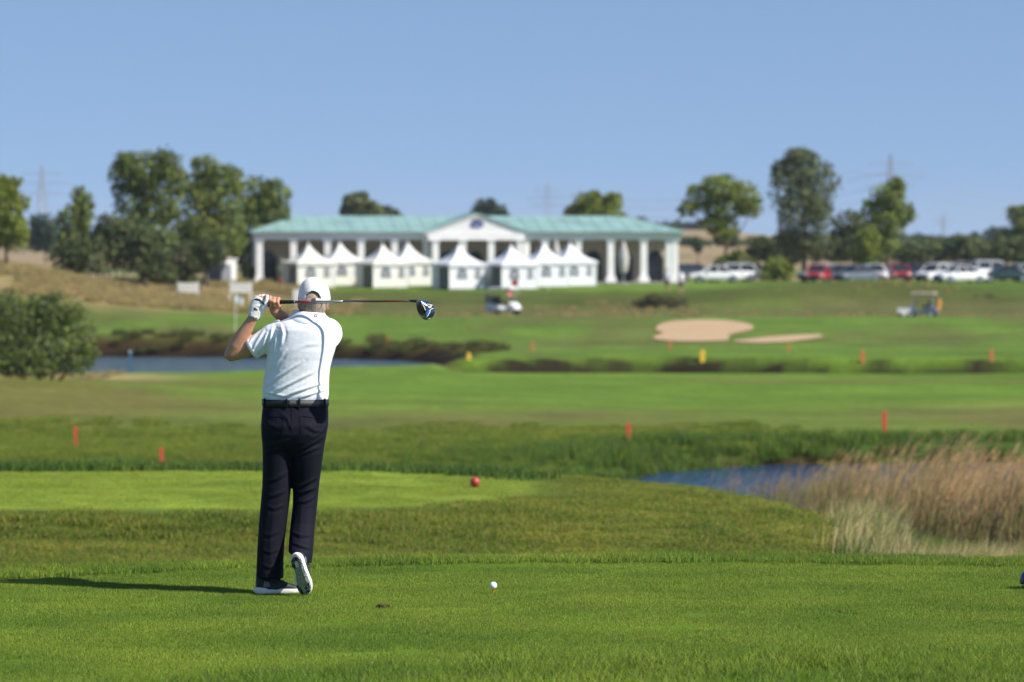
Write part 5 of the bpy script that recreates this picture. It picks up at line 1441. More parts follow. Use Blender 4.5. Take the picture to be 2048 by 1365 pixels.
# --- cap
cc = P(628.8, 602.5, .02); ca, cb, ch = .0880, .112, .1305
cv = MB(); NU, NV = 72, 22
def capp(t, f):
    # squarish crown
    r_ = math.sin(f) ** .82; z = math.cos(f) ** .88 if f < 1.5707 else 0.0
    lean = .012 * z
    seam = 1 - .006 * abs(math.cos(t * 3)) ** 24
    return cc + Vector((ca * r_ * seam * math.cos(t) - lean * .3, cb * r_ * seam * math.sin(t) + .01 * z, ch * z))
verts = {}
grid = []
for j in range(NV + 1):
    f = .02 + (math.pi / 2 - .02) * j / NV
    grid.append([capp(2 * math.pi * k / NU, f) for k in range(NU)])
for row in grid: cv.v += [tuple(p) for p in row]
def inhole(p):
    u, v = proj(p); 
    return p.y < cc.y and (u - 625.5) ** 2 / 15.5 ** 2 + min(0, v - 598) ** 2 / 15.5 ** 2 < 1 and v < 597.2 and v > 580
for j in range(NV):
    for k in range(NU):
        l = (k + 1) % NU; q = (grid[j][k] + grid[j][l] + grid[j + 1][l] + grid[j + 1][k]) / 4
        if inhole(q): continue
        cv.f.append((j * NU + k, (j + 1) * NU + k, (j + 1) * NU + l, j * NU + l))
cv.f.append(tuple(range(NU)))
cap = cv.build('cap', MCAP, man, GO, smooth=True)
so = cap.modifiers.new('thickness', 'SOLIDIFY'); so.thickness = .0025; so.offset = 1
# band, edge binding of the opening, strap with buckle, button, brim
def capsurf(u, v, off=.002):
    # point on the cap surface seen at a pixel (rear side)
    best = None
    for j in range(len(grid)):
        for p in grid[j]:
            if p.y > cc.y: continue
            a, b_ = proj(p); d = (a - u) ** 2 + (b_ - v) ** 2
            if best is None or d < best[0]: best = (d, p)
    p = best[1]; q = at(u, v, p.y); nrm = (q - Vector((cc.x, cc.y, q.z))).normalized()
    return q + nrm * off
arc = [capsurf(625.5 + 15.8 * math.cos(a), 597.5 - 16.0 * math.sin(a)) for a in [math.pi * k / 18 for k in range(19)]]
MB().tube(arc, .0028, 8).build('opening_edge', MCAP, cap, GO, smooth=True)
strap = [capsurf(u, 599.6, .003) for u in range(600, 658, 3)]
sb = MB(); sb.rings([[p + Vector((0, 0, .007)), p + Vector((0, -.003, .007)), p + Vector((0, -.003, -.007)), p + Vector((0, 0, -.007))] for p in strap]); sb.build('strap', MCAP, cap, GO)
bk = capsurf(627.5, 599.4, .007); MB().box(bk.x, bk.y, bk.z, .022, .004, .013).build('buckle', M('brass', (.32, .22, .09), .35, .5, .1, 30, metallic=.7), cap, GO)
tn = capsurf(640, 596, .004); MB().tube([tn + Vector((-.004, -.002, .008)), tn + Vector((.003, -.003, .007)), tn + Vector((.002, -.003, -.006))], .0018, 6).build('strap_end', MNAVY, cap, GO)
tp_ = capp(0, .02); MB().ellipsoid(cc + Vector((-.0035, .01, ch + .001)), (.007, .007, .004), 10, 6).build('button', MCAP, cap, GO, smooth=True)
br = MB(); bn = 20
for j in range(2):
    for i in range(6):
        for k in range(bn + 1):
            t = math.pi * (.12 + .76 * k / bn); q = i / 5
            r1 = Vector((ca * 1.0 * math.cos(t), cb * math.sin(t), 0)); tip = Vector((ca * .98 * math.cos(t), cb * math.sin(t) + .075 * math.sin((t - math.pi * .12) / .76) ** .8, 0))
            p = cc + r1.lerp(tip, q) + Vector((0, 0, -.018 * q - .035 * (math.cos(t)) ** 2 * q - .004 * j + .004)); br.v.append(tuple(p))
for j in range(2):
    for i in range(5):
        for k in range(bn):
            a = j * 6 * (bn + 1) + i * (bn + 1) + k; f = (a, a + 1, a + bn + 2, a + bn + 1); br.f.append(f if j == 0 else f[::-1])
br.build('brim', MCAP, cap, GO, smooth=True)
for k in range(6):
    t = math.pi / 2 + math.pi / 6 + k * math.pi / 3
    if k == 2: continue
    MB().tube([capp(t, f) + (capp(t, f) - cc).normalized() * .0022 for f in [.1 + 1.44 * q / 12 for q in range(13)]], .0020, 6).build('panel_seam', MCAP, cap, GO, smooth=True)
# dark glasses arm over the left ear
MB().tube([P(598, 594, .09), P(596.5, 595.5, .02), P(597.5, 601, -.01)], .003, 6).build('glasses_arm', MNAVY, man, GO)

# --- polo shirt
s = MB()
s.rings([ring_px(*q) for q in ((808, 528, 654, .120, 0), (799, 526, 656, .128, 0), (790, 524.5, 657.5, .137, 0), (775, 525, 658, .141, 0), (755, 528, 658.5, .143, 0), (738, 530.5, 660, .145, -.002), (718, 533, 664.5, .146, -.006),
        (700, 535.5, 670, .145, -.010), (684, 537, 675, .141, -.012), (670, 539, 679, .140, -.010), (660, 541, 680.5, .137, -.008), (652, 546, 679, .130, -.004), (645.5, 555, 673, .120, .0), (640, 567, 664, .108, .006), (634, 580, 655, .094, .012), (628, 587, 649, .082, .016))])
s.tube([P(566, 668, .0), P(545, 674, .0), P(524, 686, .004), P(502, 698.5, .008)], [(.085, .095), (.075, .088), (.066, .076), (.061, .068)], 24, ref=(0, 0, 1))
s.tube([P(656, 667, .02), P(648, 668, .09), P(636, 672, .17), P(628, 674, .21)], [.088, .082, .072, .066], 20)
me = remeshed(s, .005, 5, GO)
creases(me, [([(533, 792), (575, 770), (630, 742)], 0.0072, 3.69), ([(528, 775), (560, 752), (605, 722)], 0.0061, 3.28), ([(560, 795), (600, 781), (648, 765)], 0.0067, 3.28), ([(600, 796), (630, 786), (655, 778)], 0.0052, 2.62),
             ([(535, 745), (552, 728), (572, 700)], 0.0043, 3.28), ([(536, 702), (541, 680), (546, 655)], 0.0123, 3.44), ([(548, 708), (552, 684), (552, 662)], 0.0080, 2.79), ([(516, 706), (527, 690), (534, 668)], 0.0109, 2.95), ([(505, 700), (516, 682), (527, 664)], 0.0087, 2.62), ([(495, 690), (506, 676), (518, 664)], 0.0058, 2.13),
             ([(562, 690), (567, 668), (562, 650)], 0.0065, 2.87), ([(525, 782), (545, 788), (575, 794)], 0.0058, 2.46), ([(640, 795), (650, 770), (654, 735)], 0.0058, 3.28), ([(664, 730), (670, 705), (676, 680)], 0.0043, 3.28), ([(590, 700), (612, 690), (640, 688)], 0.0023, 4.10)], GO)
me.materials.append(MSHIRT)
shirt = link('polo_shirt', me, man)
# sleeve hem, collar, seams
hem = MB(); e0 = P(502, 698.5, .008); dr = (P(502, 698.5, .008) - P(524, 686, .004)).normalized()
hem.tube([e0 - dr * .022, e0 - dr * .018, e0 + dr * .002, e0 + dr * .003], [(.0625, .0695), (.0645, .0715), (.0635, .0705), (.058, .065)], 32, ref=(0, 0, 1))
hem.build('sleeve_hem', MSHIRT, shirt, GO, smooth=True)
cr_ = []
for py, L, Rr, b_, cy, tl_ in ((647.5, 573, 662, .130, .008, -.15), (646.5, 573.5, 661.5, .131, .008, -.15), (640, 578, 656.5, .118, .010, -.14), (632, 583, 651.5, .102, .014, -.12), (626.5, 585.5, 650, .096, .016, -.10), (624.6, 586.5, 649.2, .092, .016, -.09), (625.4, 588, 648, .088, .016, -.09), (634, 590, 646, .084, .016, -.1)):
    cr_.append(ring_px(py, L, Rr, b_, cy, 48, 2.0, tl_))
collar = MB().rings(cr_, caps=False).build('collar', MSHIRT, shirt, GO, smooth=True)
so = collar.modifiers.new('thickness', 'SOLIDIFY'); so.thickness = .003; so.offset = 1
# collar lapels folded at the front
MB().prism([P(592, 640, .10), P(618, 636, .11), P(606, 662, .125)], (0, 0, 0), (0, .006, 0)).prism([P(656, 646, .10), P(630, 638, .11), P(642, 664, .125)], (0, 0, 0), (0, .006, 0)).build('lapel', MSHIRT, shirt, GO)
decal('collar_logo', [(629.2, 628.6), (635, 629.3), (634.2, 635.2), (628.2, 634.4)], collar, MNAVY, shirt, off=.0052)
decal('collar_logo_mark', [(631.3, 630.2), (633.2, 630.4), (632.2, 633.6), (630.4, 633.3)], collar, MSHIRT, shirt, off=.0068)
MB().tube([P(u, v, 0) for u, v in ()] or [P(560, 655, -.1), P(561, 656, -.1)], .0001, 4) if False else None

# --- trousers
s = MB()
s.rings([ring_px(*q) for q in ((803, 527, 655, .122, 0), (812, 525.5, 656.5, .130, 0), (830, 523.5, 657, .143, -.008), (850, 522, 656.5, .154, -.018), (868, 522.5, 653.5, .152, -.018), (884, 524, 650.5, .140, -.010), (900, 525, 647, .118, 0), (912, 530, 640, .09, .01))])
def legr(rows): return [ring_px(py, L, Rr, b_, cy, 32, 2.2, tl_) for py, L, Rr, b_, cy, tl_ in rows]
s.rings(legr([(878, 524, 590, .118, -.012, 0), (905, 525, 587, .113, -.006, 0), (935, 525.5, 584, .106, 0, 0), (970, 524.5, 582.5, .098, .008, 0), (1005, 521.5, 579, .091, .010, 0), (1040, 518.5, 574.5, .086, .006, 0), (1080, 515.5, 569.5, .083, .002, 0), (1120, 513.5, 567, .083, .003, 0), (1148, 513, 567, .085, .005, 0), (1157, 513.5, 566.5, .084, .005, 0)]))
s.rings(legr([(878, 580, 650.5, .118, -.010, 0), (905, 580.5, 647, .112, -.004, 0), (935, 582.5, 643, .104, .012, 0), (965, 584.5, 639, .097, .034, 0), (990, 586, 636.5, .092, .045, 0), (1015, 585, 634, .087, .038, 0), (1045, 581.5, 630.5, .084, .012, 0), (1080, 578, 627.5, .083, -.035, -.05), (1102, 577, 625.5, .083, -.066, -.25), (1116, 577, 623.5, .082, -.082, -.50)]))
me = remeshed(s, .0052, 3, GO)
creases(me, [([(590, 905), (615, 893), (648, 872)], .0090, 4), ([(586, 918), (610, 905), (642, 893)], .0065, 3.5), ([(528, 893), (552, 888), (580, 880)], .0080, 4), ([(530, 905), (555, 899), (576, 893)], .0055, 3.5),
             ([(587, 968), (602, 973), (634, 955)], .0075, 3.6), ([(588, 990), (605, 985), (632, 975)], .0070, 3.6), ([(590, 1003), (610, 1004), (630, 994)], .0050, 3.2), ([(604, 1010), (600, 1060), (598, 1095)], .0020, 4.5),
             ([(528, 965), (548, 960), (574, 945)], .0055, 4), ([(526, 990), (545, 992), (570, 982)], .0045, 4), ([(549, 1010), (541, 1080), (540, 1140)], .0022, 4.5), ([(522, 1128), (538, 1136), (556, 1130)], .0040, 3.2), ([(530, 1010), (548, 1018), (570, 1010)], .0040, 3.5), ([(520, 1065), (538, 1072), (560, 1062)], .0035, 3.5), ([(524, 1100), (540, 1106), (558, 1098)], .003, 3.2),
             ([(582, 1062), (600, 1072), (622, 1070)], .0050, 3.5), ([(583, 1085), (600, 1092), (620, 1098)], .0055, 3), ([(560, 825), (575, 838), (584, 860)], .004, 4), ([(610, 850), (630, 862), (648, 862)], .004, 4), ([(526, 835), (540, 850), (560, 858)], .004, 4), ([(620, 880), (640, 868), (653, 850)], .005, 3.5)], GO)
me.materials.append(MTROU)
tro = link('trousers', me, man)
for (pl_, nm) in (([(600, 832), (603.4, 831.6), (604.5, 868), (601.6, 868)], 'pocket_welt'), ([(603, 830), (640, 836), (639.6, 838.2), (602.8, 832.4)], 'pocket_welt'), ([(567, 834), (569.4, 834), (566.5, 872), (564, 872)], 'pocket_welt'), ([(534, 830), (568, 833.6), (567.8, 836), (534, 832.4)], 'pocket_welt'), ([(583.2, 815), (585, 815), (584.4, 858), (582.6, 858)], 'centre_seam')):
    decal(nm, pl_, tro, MTROU, tro, off=.0022, th=.003, sub=2)
# belt
def belt(py0, py1, grow, mat, nm, a0=0, a1=48):
    rr = []
    for py, g_ in ((py0, 0.0), (py0 - .2, grow), (py1, grow), (py1 + .2, 0.0)):
        rr.append(ring_px(py, 526.3 - g_ * 355, 655.7 + g_ * 355, .129 + g_, 0, 64, 2.3)[a0:a1])
    vs = [p for r_ in rr for p in r_]; n = len(rr[0]); f = [(i * n + k, i * n + k + 1, (i + 1) * n + k + 1, (i + 1) * n + k) for i in range(3) for k in range(n - 1)]
    if n == 64: f += [(i * n + 63, i * n, (i + 1) * n, (i + 1) * n + 63) for i in range(3)]
    return MB().add(vs, f).build(nm, mat, man, GO, smooth=True)
bl = belt(798.5, 812, .0065, MBELT, 'belt', 0, 64)
sec = belt(799, 811.5, .0080, MBELT2, 'belt_panel', 47, 57); sec.parent = bl
for u in (531, 576, 602, 651):
    q = P(u, 805, 0); th_ = math.asin(max(-.99, min(.99, (u - 591) / 65))); q = Vector((q.x, GY0 - .139 * max(.3, math.cos(th_)) ** .7 - .002, q.z))
    MB().box(q.x, q.y, q.z, .010, .006, .050, rz=th_ * .8).build('belt_loop', MTROU, bl, GO)
fb = P(590, 805, .142); MB().box(fb.x, fb.y, fb.z, .05, .008, .042).build('buckle', MRIM, bl, GO)

# --- glove on the left hand
gl = MB()
ga = P(506, 636, -.032); gb = P(510, 628, -.032); gc = P(514.5, 618, -.032); gd = P(519, 607, -.030); ge = P(524, 597.5, -.026)
gl.tube([ga, gb, gc, gd, ge], [(.033, .029), (.037, .029), (.045, .026), (.047, .024), (.041, .020)], 22, round_ends=False, ref=(1, .0, .45))
for i, (ux, uy) in enumerate(((512.5, 596), (518.5, 593.5), (525, 592.5), (531, 594))):
    y0 = cl(ux).y - GY0
    gl.tube([P(ux + 2, uy + 8, y0 - .018), P(ux, uy + 1, y0 + .0), P(ux + 2, uy - 1, y0 + .026), P(ux + 4, uy + 8, y0 + .044), P(ux + 6, uy + 18, y0 + .036), P(ux + 7, uy + 20, y0 + .02)], [.0125, .0122, .0118, .0112, .010, .009], 10, round_ends=True)
gl.tube([P(525, 617, -.048), P(531, 608, -.056), P(533.5, 599, -.056), P(534.5, 592.5, -.05)], [.015, .0135, .0115, .009], 12, round_ends=True)
me = remeshed(gl, .0032, 3, GO)
creases(me, [([(508, 615), (516, 612), (526, 618)], .0022, 2.2), ([(511, 606), (520, 604), (530, 608)], .002, 2)], GO)
me.materials.append(MGLOVE)
glove = link('glove', me, man)
gt = MB().tube([P(503, 634.5, -.03), P(505.5, 637.5, -.03)], [.034, .0335], 20); 
decal('glove_tab', [(501.5, 624), (508, 616.5), (515, 618.5), (519.5, 625), (517, 632), (514.5, 635.2), (503.5, 630.6)], glove, MGLOVE, glove, off=.0035, th=.004, sub=1)
decal('glove_tab_edge', [(503.2, 629.8), (514.4, 634.2), (517.2, 636.0), (515.4, 638.2), (501.8, 632.0)], glove, MSOLE, glove, off=.0055, th=.004, sub=1)
decal('glove_trim', [(507, 599.5), (512.5, 597.2), (520, 599), (527.5, 606), (529.2, 610), (527, 609.6), (519, 602.6), (512, 600.6)], glove, MNAVY, glove, off=.0016, th=.002, sub=2)
decal('glove_logo', [(508.2, 616.2), (511.2, 615.4), (512, 619), (509.6, 621.4), (507.8, 619.4)], glove, MNAVY, glove, off=.0068)
decal('glove_logo', [(512.4, 617.2), (515, 617.8), (515.4, 621.2), (512.2, 621.8), (511.4, 619.6)], glove, M('glove_red', (.28, .05, .06), .6, .3), glove, off=.0068)
cuff = [P(499.5 + 18.5 * k / 10, 628.5 + 11 * k / 10 - 1.2 * math.sin(k / 10 * math.pi), -.032 - .031 * math.sin(k / 10 * math.pi)) for k in range(11)]
MB().tube(cuff, .0028, 8).build('cuff_binding', MNAVY, glove, GO, smooth=True)

# --- shoes
def make_shoe(name, lab, heel, toe, sole_n, mirror):
    "heel and toe: points on the outsole; sole_n: direction the sole faces; mirror -1 for the left foot"
    ax = (toe - heel); L = ax.length; ax.normalize(); n_ = (sole_n - ax * sole_n.dot(ax)).normalized(); up = -n_; sd_ = up.cross(ax).normalized() * mirror
    M4 = lambda x, y, z: heel + ax * (x * L) + sd_ * y + up * z
    root = empty('shoe', (0, 0, 0)); root.parent = man
    # outline half widths: medial (y+), lateral (y-)
    xs = [0, .03, .08, .16, .28, .42, .56, .68, .78, .88, .95, .99, 1.0]
    med = [.006, .022, .032, .036, .031, .029, .037, .044, .043, .034, .022, .010, .003]
    latt = [.006, .022, .032, .037, .038, .041, .046, .050, .048, .040, .028, .013, .003]
    topz = [.034, .036, .036, .034, .031, .028, .026, .025, .025, .026, .027, .026, .025]
    botz = [.010, .004, .001, 0, 0, 0, 0, 0, .001, .004, .008, .012, .014]
    def band(scale, z0f, z1f, nm, mat, bulge=.003):
        rr = []
        for zf, gsc in ((0, .93), (.2, 1.0), (.6, 1.03), (1.0, .98)):
            ring = [M4(x, a * scale * gsc, (z0f + (z1f - z0f) * zf) * 0 + bz + (tz - bz) * zf) for x, a, tz, bz in zip(xs, med, topz, botz)]
            ring += [M4(x, -a * scale * gsc, bz + (tz - bz) * zf) for x, a, tz, bz in list(zip(xs, latt, topz, botz))[::-1]]
            rr.append(ring)
        if mirror > 0: rr.reverse()
        return MB().rings(rr).build(nm, mat, root, GO, smooth=False, angle=50)
    mid = band(1.04, 0, 1, 'midsole', MSOLE)
    # upper
    u = MB()
    u.tube([M4(.17, 0, .035), M4(.17, 0, .06), M4(.17, 0, .085)], [.03, .032, .03], 14)
    secs = []
    for x, a, l_, hgt in ((.045, .020, .020, .088), (.10, .032, .033, .106), (.22, .035, .038, .112), (.34, .033, .040, .104), (.48, .034, .043, .084), (.62, .039, .046, .064), (.76, .041, .046, .050), (.88, .032, .036, .041), (.955, .018, .022, .035)):
        ring = []
        for k in range(18):
            t = 2 * math.pi * k / 18; w_ = a if math.cos(t) > 0 else l_
            ring.append(M4(x, w_ * math.copysign(abs(math.cos(t)) ** .8, math.cos(t)), .026 + (hgt - .026) * max(0, math.sin(t)) ** .75 - .012 * max(0, -math.sin(t))))
        secs.append(ring)
    u.rings(secs)
    me = remeshed(u, .0045, 3, GO); me.materials.append(MUPP); link('upper', me, root)
    # heel counter patch, tongue, laces
    for s_ in (1, -1):
        w_ = .0315 if s_ > 0 else .0345
        MB().prism([M4(.16, s_ * w_, .040), M4(.30, s_ * w_ * 1.02, .040), M4(.27, s_ * w_ * .99, .066), M4(.18, s_ * w_ * .97, .070)], sd_ * (s_ * -.004), sd_ * (s_ * .0035)).build('side_patch', MUPG, root, GO)
    lc = MB()
    for k in range(5):
        x = .37 + .062 * k; z = .104 - .0105 * k
        lc.tube([M4(x, .026, z - .012), M4(x + .01, .008, z - .001), M4(x + .03, -.012, z - .001), M4(x + .035, -.028, z - .014)], .0027, 6)
    for s_ in (1, -1): lc.tube([M4(.36, 0, .108), M4(.34, s_ * .02, .116), M4(.37, s_ * .036, .104), M4(.41, s_ * .022, .100), M4(.37, 0, .106)], .0025, 6); lc.tube([M4(.36, 0, .108), M4(.42, s_ * .034, .092), M4(.44, s_ * .046, .062)], .0024, 6)
    lc.build('laces', MRUB, root, GO)
    MB().tube([M4(.32, 0, .100), M4(.29, 0, .126)], [(.022, .006), (.024, .004)], 10, ref=tuple(sd_)).build('tongue', MUPP, root, GO)
    MB().tube([M4(.05, 0, .085), M4(.045, 0, .112), M4(.07, 0, .118)], [(.010, .003)] * 3, 8, ref=tuple(sd_)).build('heel_tab', MUPG, root, GO)
    MB().tube([M4(.20, 0, .085), M4(.20, 0, .13), M4(.20, 0, .16)], [.030, .031, .033], 14).build('sock', MNAVY, root, GO, smooth=True)
    # outsole: olive shank, dark rubber pads, studs
    def plate(pts, z, mat, nm): 
        q = [M4(x, y, -z) for x, y in pts]
        if mirror < 0: q.reverse()
        return MB().prism(q, n_ * -.004, n_ * .0016).build(nm, mat, root, GO)
    def smooth_poly(pts, k=3):
        for _ in range(k):
            o = []
            for i in range(len(pts)):
                a, b_ = pts[i], pts[(i + 1) % len(pts)]; o += [(a[0] * .75 + b_[0] * .25, a[1] * .75 + b_[1] * .25), (a[0] * .25 + b_[0] * .75, a[1] * .25 + b_[1] * .75)]
            pts = o
        return pts
    plate(smooth_poly([(.30, -.030), (.30, .022), (.45, .022), (.62, .030), (.80, .030), (.97, .012), (.97, -.012), (.80, -.030), (.60, -.028), (.45, -.024)], 2), .0006, MOUT, 'shank')
    # horseshoe under the heel
    hs = [(.05 + .17 - .17 * math.cos(a) * 1.0, .030 * math.sin(a)) for a in [math.pi * (-.95 + 1.9 * k / 18) for k in range(19)]]
    outer = [(.23 - .175 * math.cos(a), .031 * math.sin(a)) for a in [math.pi * (-.62 + 1.24 * k / 16) for k in range(17)]]
    inner = [(.23 - .085 * math.cos(a), .0125 * math.sin(a)) for a in [math.pi * (-.62 + 1.24 * k / 16) for k in range(17)]]
    outer = outer + [(.34, outer[-1][1] * .75)]; outer = [(.34, outer[0][1] * .75)] + outer
    inner = [(.33, inner[0][1] * 1.1)] + inner + [(.33, inner[-1][1] * 1.1)]
    hb_ = MB()
    for i in range(len(outer) - 1):
        q = [outer[i], outer[i + 1], inner[i + 1], inner[i]]; w3 = [M4(x, y, -.0012) for x, y in q]
        if mirror > 0: w3.reverse()
        hb_.prism(w3, n_ * -.004, n_ * .0014)
    hb_.build('heel_pad', MRUB, root, GO)
    plate(smooth_poly([(.70, .036), (.80, .038), (.92, .028), (.97, .012), (.93, .004), (.86, .010), (.76, .020)], 2), .0018, MRUB, 'toe_pad')
    plate(smooth_poly([(.66, -.040), (.78, -.044), (.90, -.034), (.97, -.014), (.93, -.004), (.84, -.008), (.74, -.018)], 2), .0018, MRUB, 'toe_pad')
    stv = MB(); rr_ = random.Random(3)
    for k in range(210):
        x = .03 + .94 * rr_.random(); y = (np.interp(x, xs, latt) * -.95) + rr_.random() * .02 if rr_.random() < .6 else rr_.uniform(-.03, .03)
        p = M4(x, y, -.0022); stv.prism([p + ax * .0019 * math.cos(a) + sd_ * .0019 * math.sin(a) for a in (0, 1.57, 3.14, 4.71)], n_ * -.003, n_ * .0022)
    so_ = stv.build('studs', MSOLE, root, GO); so_['kind'] = 'stuff'
    return root
# left shoe flat on the turf, pointing to the right; right shoe up on its toe with the sole to the camera
hl = P(507.5, 1192, -.010); hl.z = .010
make_shoe('shoe', '', hl, hl + Vector((.283, .085, -.002)), Vector((0, 0, -1)), -1)
toe_r = P(611.5, 1197.5, -.135); toe_r.z = .008; heel_r = P(588.5, 1110, -.205)
make_shoe('shoe', '', heel_r, toe_r, Vector((-.30, -1, -.22)), 1)

# ------------------------------------------------------------------ the driver
club_o = cl(553)
drv = empty('golf_driver', club_o); tag(drv, 'golf driver with red shaft and dark blue head held behind the neck', 'golf club')
MGRIP = M('grip_rubber', (.010, .010, .011), .7, .3, .1, 60, bump=.3, bscale=200, bdist=.002)
MSHR = M('shaft_red', (.26, .018, .022), .25, .5, .05, 20, coat=.5); MSHS = M('shaft_silver', (.42, .40, .44), .25, .5, .1, 20, metallic=.6); MSHD = M('shaft_dark_red', (.11, .012, .016), .25, .5, .05, 20, coat=.5)
MBLK = M('head_black', (.010, .011, .013), .28, .5, .1, 40, coat=.4); MHNAVY = M('head_navy', (.010, .018, .032), .18, .5, .1, 30, coat=.8); MHBLUE = M('head_blue', (.02, .12, .42), .25, .5, .05, 30, coat=.5); MHWHITE = M('head_line', (.8, .8, .78), .3, .4, .03, 30)
MB().tube([cl(514), cl(530), cl(553), cl(589.5)], [.0135, .0132, .0118, .0098], 14, round_ends=True).build('grip', MGRIP, drv, club_o, smooth=True)
gr = MB()
for k in range(14):
    u = 555 + k * 2.5; gr.tube([cl(u), cl(u + .9)], [.0122 - .00013 * (u - 553) * .5] * 2, 12)
gr.build('grip_rib', MGRIP, drv, club_o, smooth=True)
MB().tube([cl(589), cl(591)], [.0101, .0098], 12).build('grip_ring', MPOLE, drv, club_o)
for a, b_, mat, nm in ((591, 622, MSHR, 'shaft_butt'), (622, 686, MSHS, 'shaft_middle'), (686, 821, MSHD, 'shaft_tip')):
    MB().tube([cl(a), cl((a + b_) / 2), cl(b_)], [.0079 - .0034 * (a - 591) / 230, .0079 - .0034 * ((a + b_) / 2 - 591) / 230, .0079 - .0034 * (b_ - 591) / 230], 12).build(nm, mat, drv, club_o, smooth=True)
MB().tube([cl(631, 603.3), cl(686, 602.6)], [.0024, .0024], 6).build('shaft_lettering', MHWHITE, drv, club_o) if False else None
MB().tube([cl(819), cl(824), cl(836, 602.6)], [.0062, .0068, .0085], 12).build('ferrule', MBLK, drv, club_o, smooth=True)
# head: outline traced from the photo, with its own depth: face leading edge nearest the camera, crown behind
OUT = [(832.5, 601), (838.6, 599.3), (847, 600.3), (856, 603.4), (862, 606.8), (865.6, 609.8), (869, 615.5), (870.2, 623), (868.6, 630.5), (864, 636.5), (858.5, 640), (852, 641), (846, 638.6), (839.8, 632), (835, 623.4), (832.4, 612.8)]
EDGE = [(842, 603.0), (845, 607.5), (848.5, 614), (851, 621), (852, 628), (851.5, 634)]
def sm(pts, k):
    for _ in range(k):
        o = []
        for i in range(len(pts)):
            a, b_ = pts[i], pts[(i + 1) % len(pts)]; o += [((a[0] + b_[0]) / 2, (a[1] + b_[1]) / 2) if False else (a[0] * .75 + b_[0] * .25, a[1] * .75 + b_[1] * .25), (a[0] * .25 + b_[0] * .75, a[1] * .25 + b_[1] * .75)]
        pts = o
    return pts
OUTS = sm(OUT, 2)
yh = cl(838).y - GY0 - .012
def edge_near(p):
    best = None
    for a, b_ in zip(EDGE, EDGE[1:]):
        for q in range(9):
            t = q / 8; c = (a[0] + (b_[0] - a[0]) * t, a[1] + (b_[1] - a[1]) * t); d = (c[0] - p[0]) ** 2 + ((c[1] - p[1]) * 1.0) ** 2
            if best is None or d < best[0]: best = (d, c)
    return best[1]
NO = len(OUTS); hv = MB(); rows = []
near = [edge_near(p) for p in OUTS]
for i_ in range(3):
    near = [((near[k - 1][0] + near[k][0] * 2 + near[(k + 1) % NO][0]) / 4, (near[k - 1][1] + near[k][1] * 2 + near[(k + 1) % NO][1]) / 4) for k in range(NO)]
T = [0, .12, .28, .45, .62, .8, .93, 1.0]
for t in T:
    ring = []
    for p, e in zip(OUTS, near):
        face = p[0] < e[0] and p[1] > 601.5
        hgt = (t if face else math.sin(t * math.pi / 2) ** .9) * .040
        ring.append(P(p[0] + (e[0] - p[0]) * t, p[1] + (e[1] - p[1]) * t, yh - hgt))
    rows.append(ring)
cen = P(852, 621, yh)
back = []
for t in (.25, .5, .7, .85, .95, 1.0):
    ang = t * math.pi / 2; k = max(math.cos(ang), .02)
    back.append([cen + Vector(((P(*p, yh) - cen).x * k + .008 * math.sin(ang), .058 * math.sin(ang), (P(*p, yh) - cen).z * k)) for p in OUTS])
hm = MB().rings(list(reversed(back)) + rows, caps=True)
me = hm.mesh('head', club_o, True); bm = bmesh.new(); bm.from_mesh(me); bmesh.ops.recalc_face_normals(bm, faces=bm.faces); bm.to_mesh(me); bm.free()
me.materials.append(MHNAVY); me.set_sharp_from_angle(angle=R(50))
hd = link('club_head', me, drv)
def hdecal(nm, poly, mat, off=.0012, par=None, sub=1): return decal(nm, poly, hd, mat, par or hd, off=off, th=.0008, sub=sub)
hdecal('face_plate', [(833.4, 604.5), (841, 604), (844, 608.5), (847.6, 615), (850, 621.6), (851, 628), (850.6, 635.5), (847, 637.4), (840.6, 631), (836, 623), (833.6, 613)], MBLK, off=.0010, sub=2)
hdecal('edge_line', [(841.8, 602.8), (843.6, 603.2), (849, 613), (851.9, 620.6), (850.4, 621.4), (846.8, 613.2)], MHWHITE, off=.0022)
hdecal('blue_flash', [(838.6, 600.6), (843.5, 601), (849.2, 604.2), (852.2, 606.6), (854.6, 608.6), (850.6, 608.0), (847.4, 604.8), (842.4, 602.2)], MHBLUE, off=.0016)
hdecal('blue_flash', [(852.2, 625.4), (857.6, 619.6), (861.2, 619.0), (859.8, 624.4), (856.6, 630.4), (852.2, 636.4)], MHBLUE, off=.0016)
hdecal('silver_line', [(854.4, 608.2), (860.5, 609.2), (865.6, 610.6), (865.4, 611.3), (860.2, 610.0), (854.2, 609.0)], MHWHITE, off=.0018)
hdecal('silver_line', [(861.0, 618.6), (865, 617.4), (869, 615.6), (869.1, 616.4), (865.2, 618.4), (861.2, 619.8)], MHWHITE, off=.0018)
hdecal('silver_line', [(861.2, 619.4), (860.2, 624.6), (857, 630.8), (852.4, 636.8), (852.0, 636.0), (856.2, 630.2), (859.2, 624.2), (860.2, 619.6)], MHWHITE, off=.0020)
for q in ([(856, 612.4), (857.4, 611.8), (858.2, 615.6), (857, 616)], [(858.4, 612.6), (860.8, 611.6), (861.4, 615.8), (859, 616.8)], [(861.2, 611.4), (863.4, 611), (862.6, 613.4), (863.8, 615.4), (861.8, 615)]):
    hdecal('head_lettering', q, M('head_print', (.62, .58, .48), .3, .4, .05, 30) if 'head_print' not in bpy.data.materials else bpy.data.materials['head_print'], off=.0018, sub=0)
hdecal('head_mark', [(854.6, 638.4), (858.6, 637.6), (861.8, 636.2), (859.6, 638.8), (856, 639.4)], MHWHITE, off=.0016)

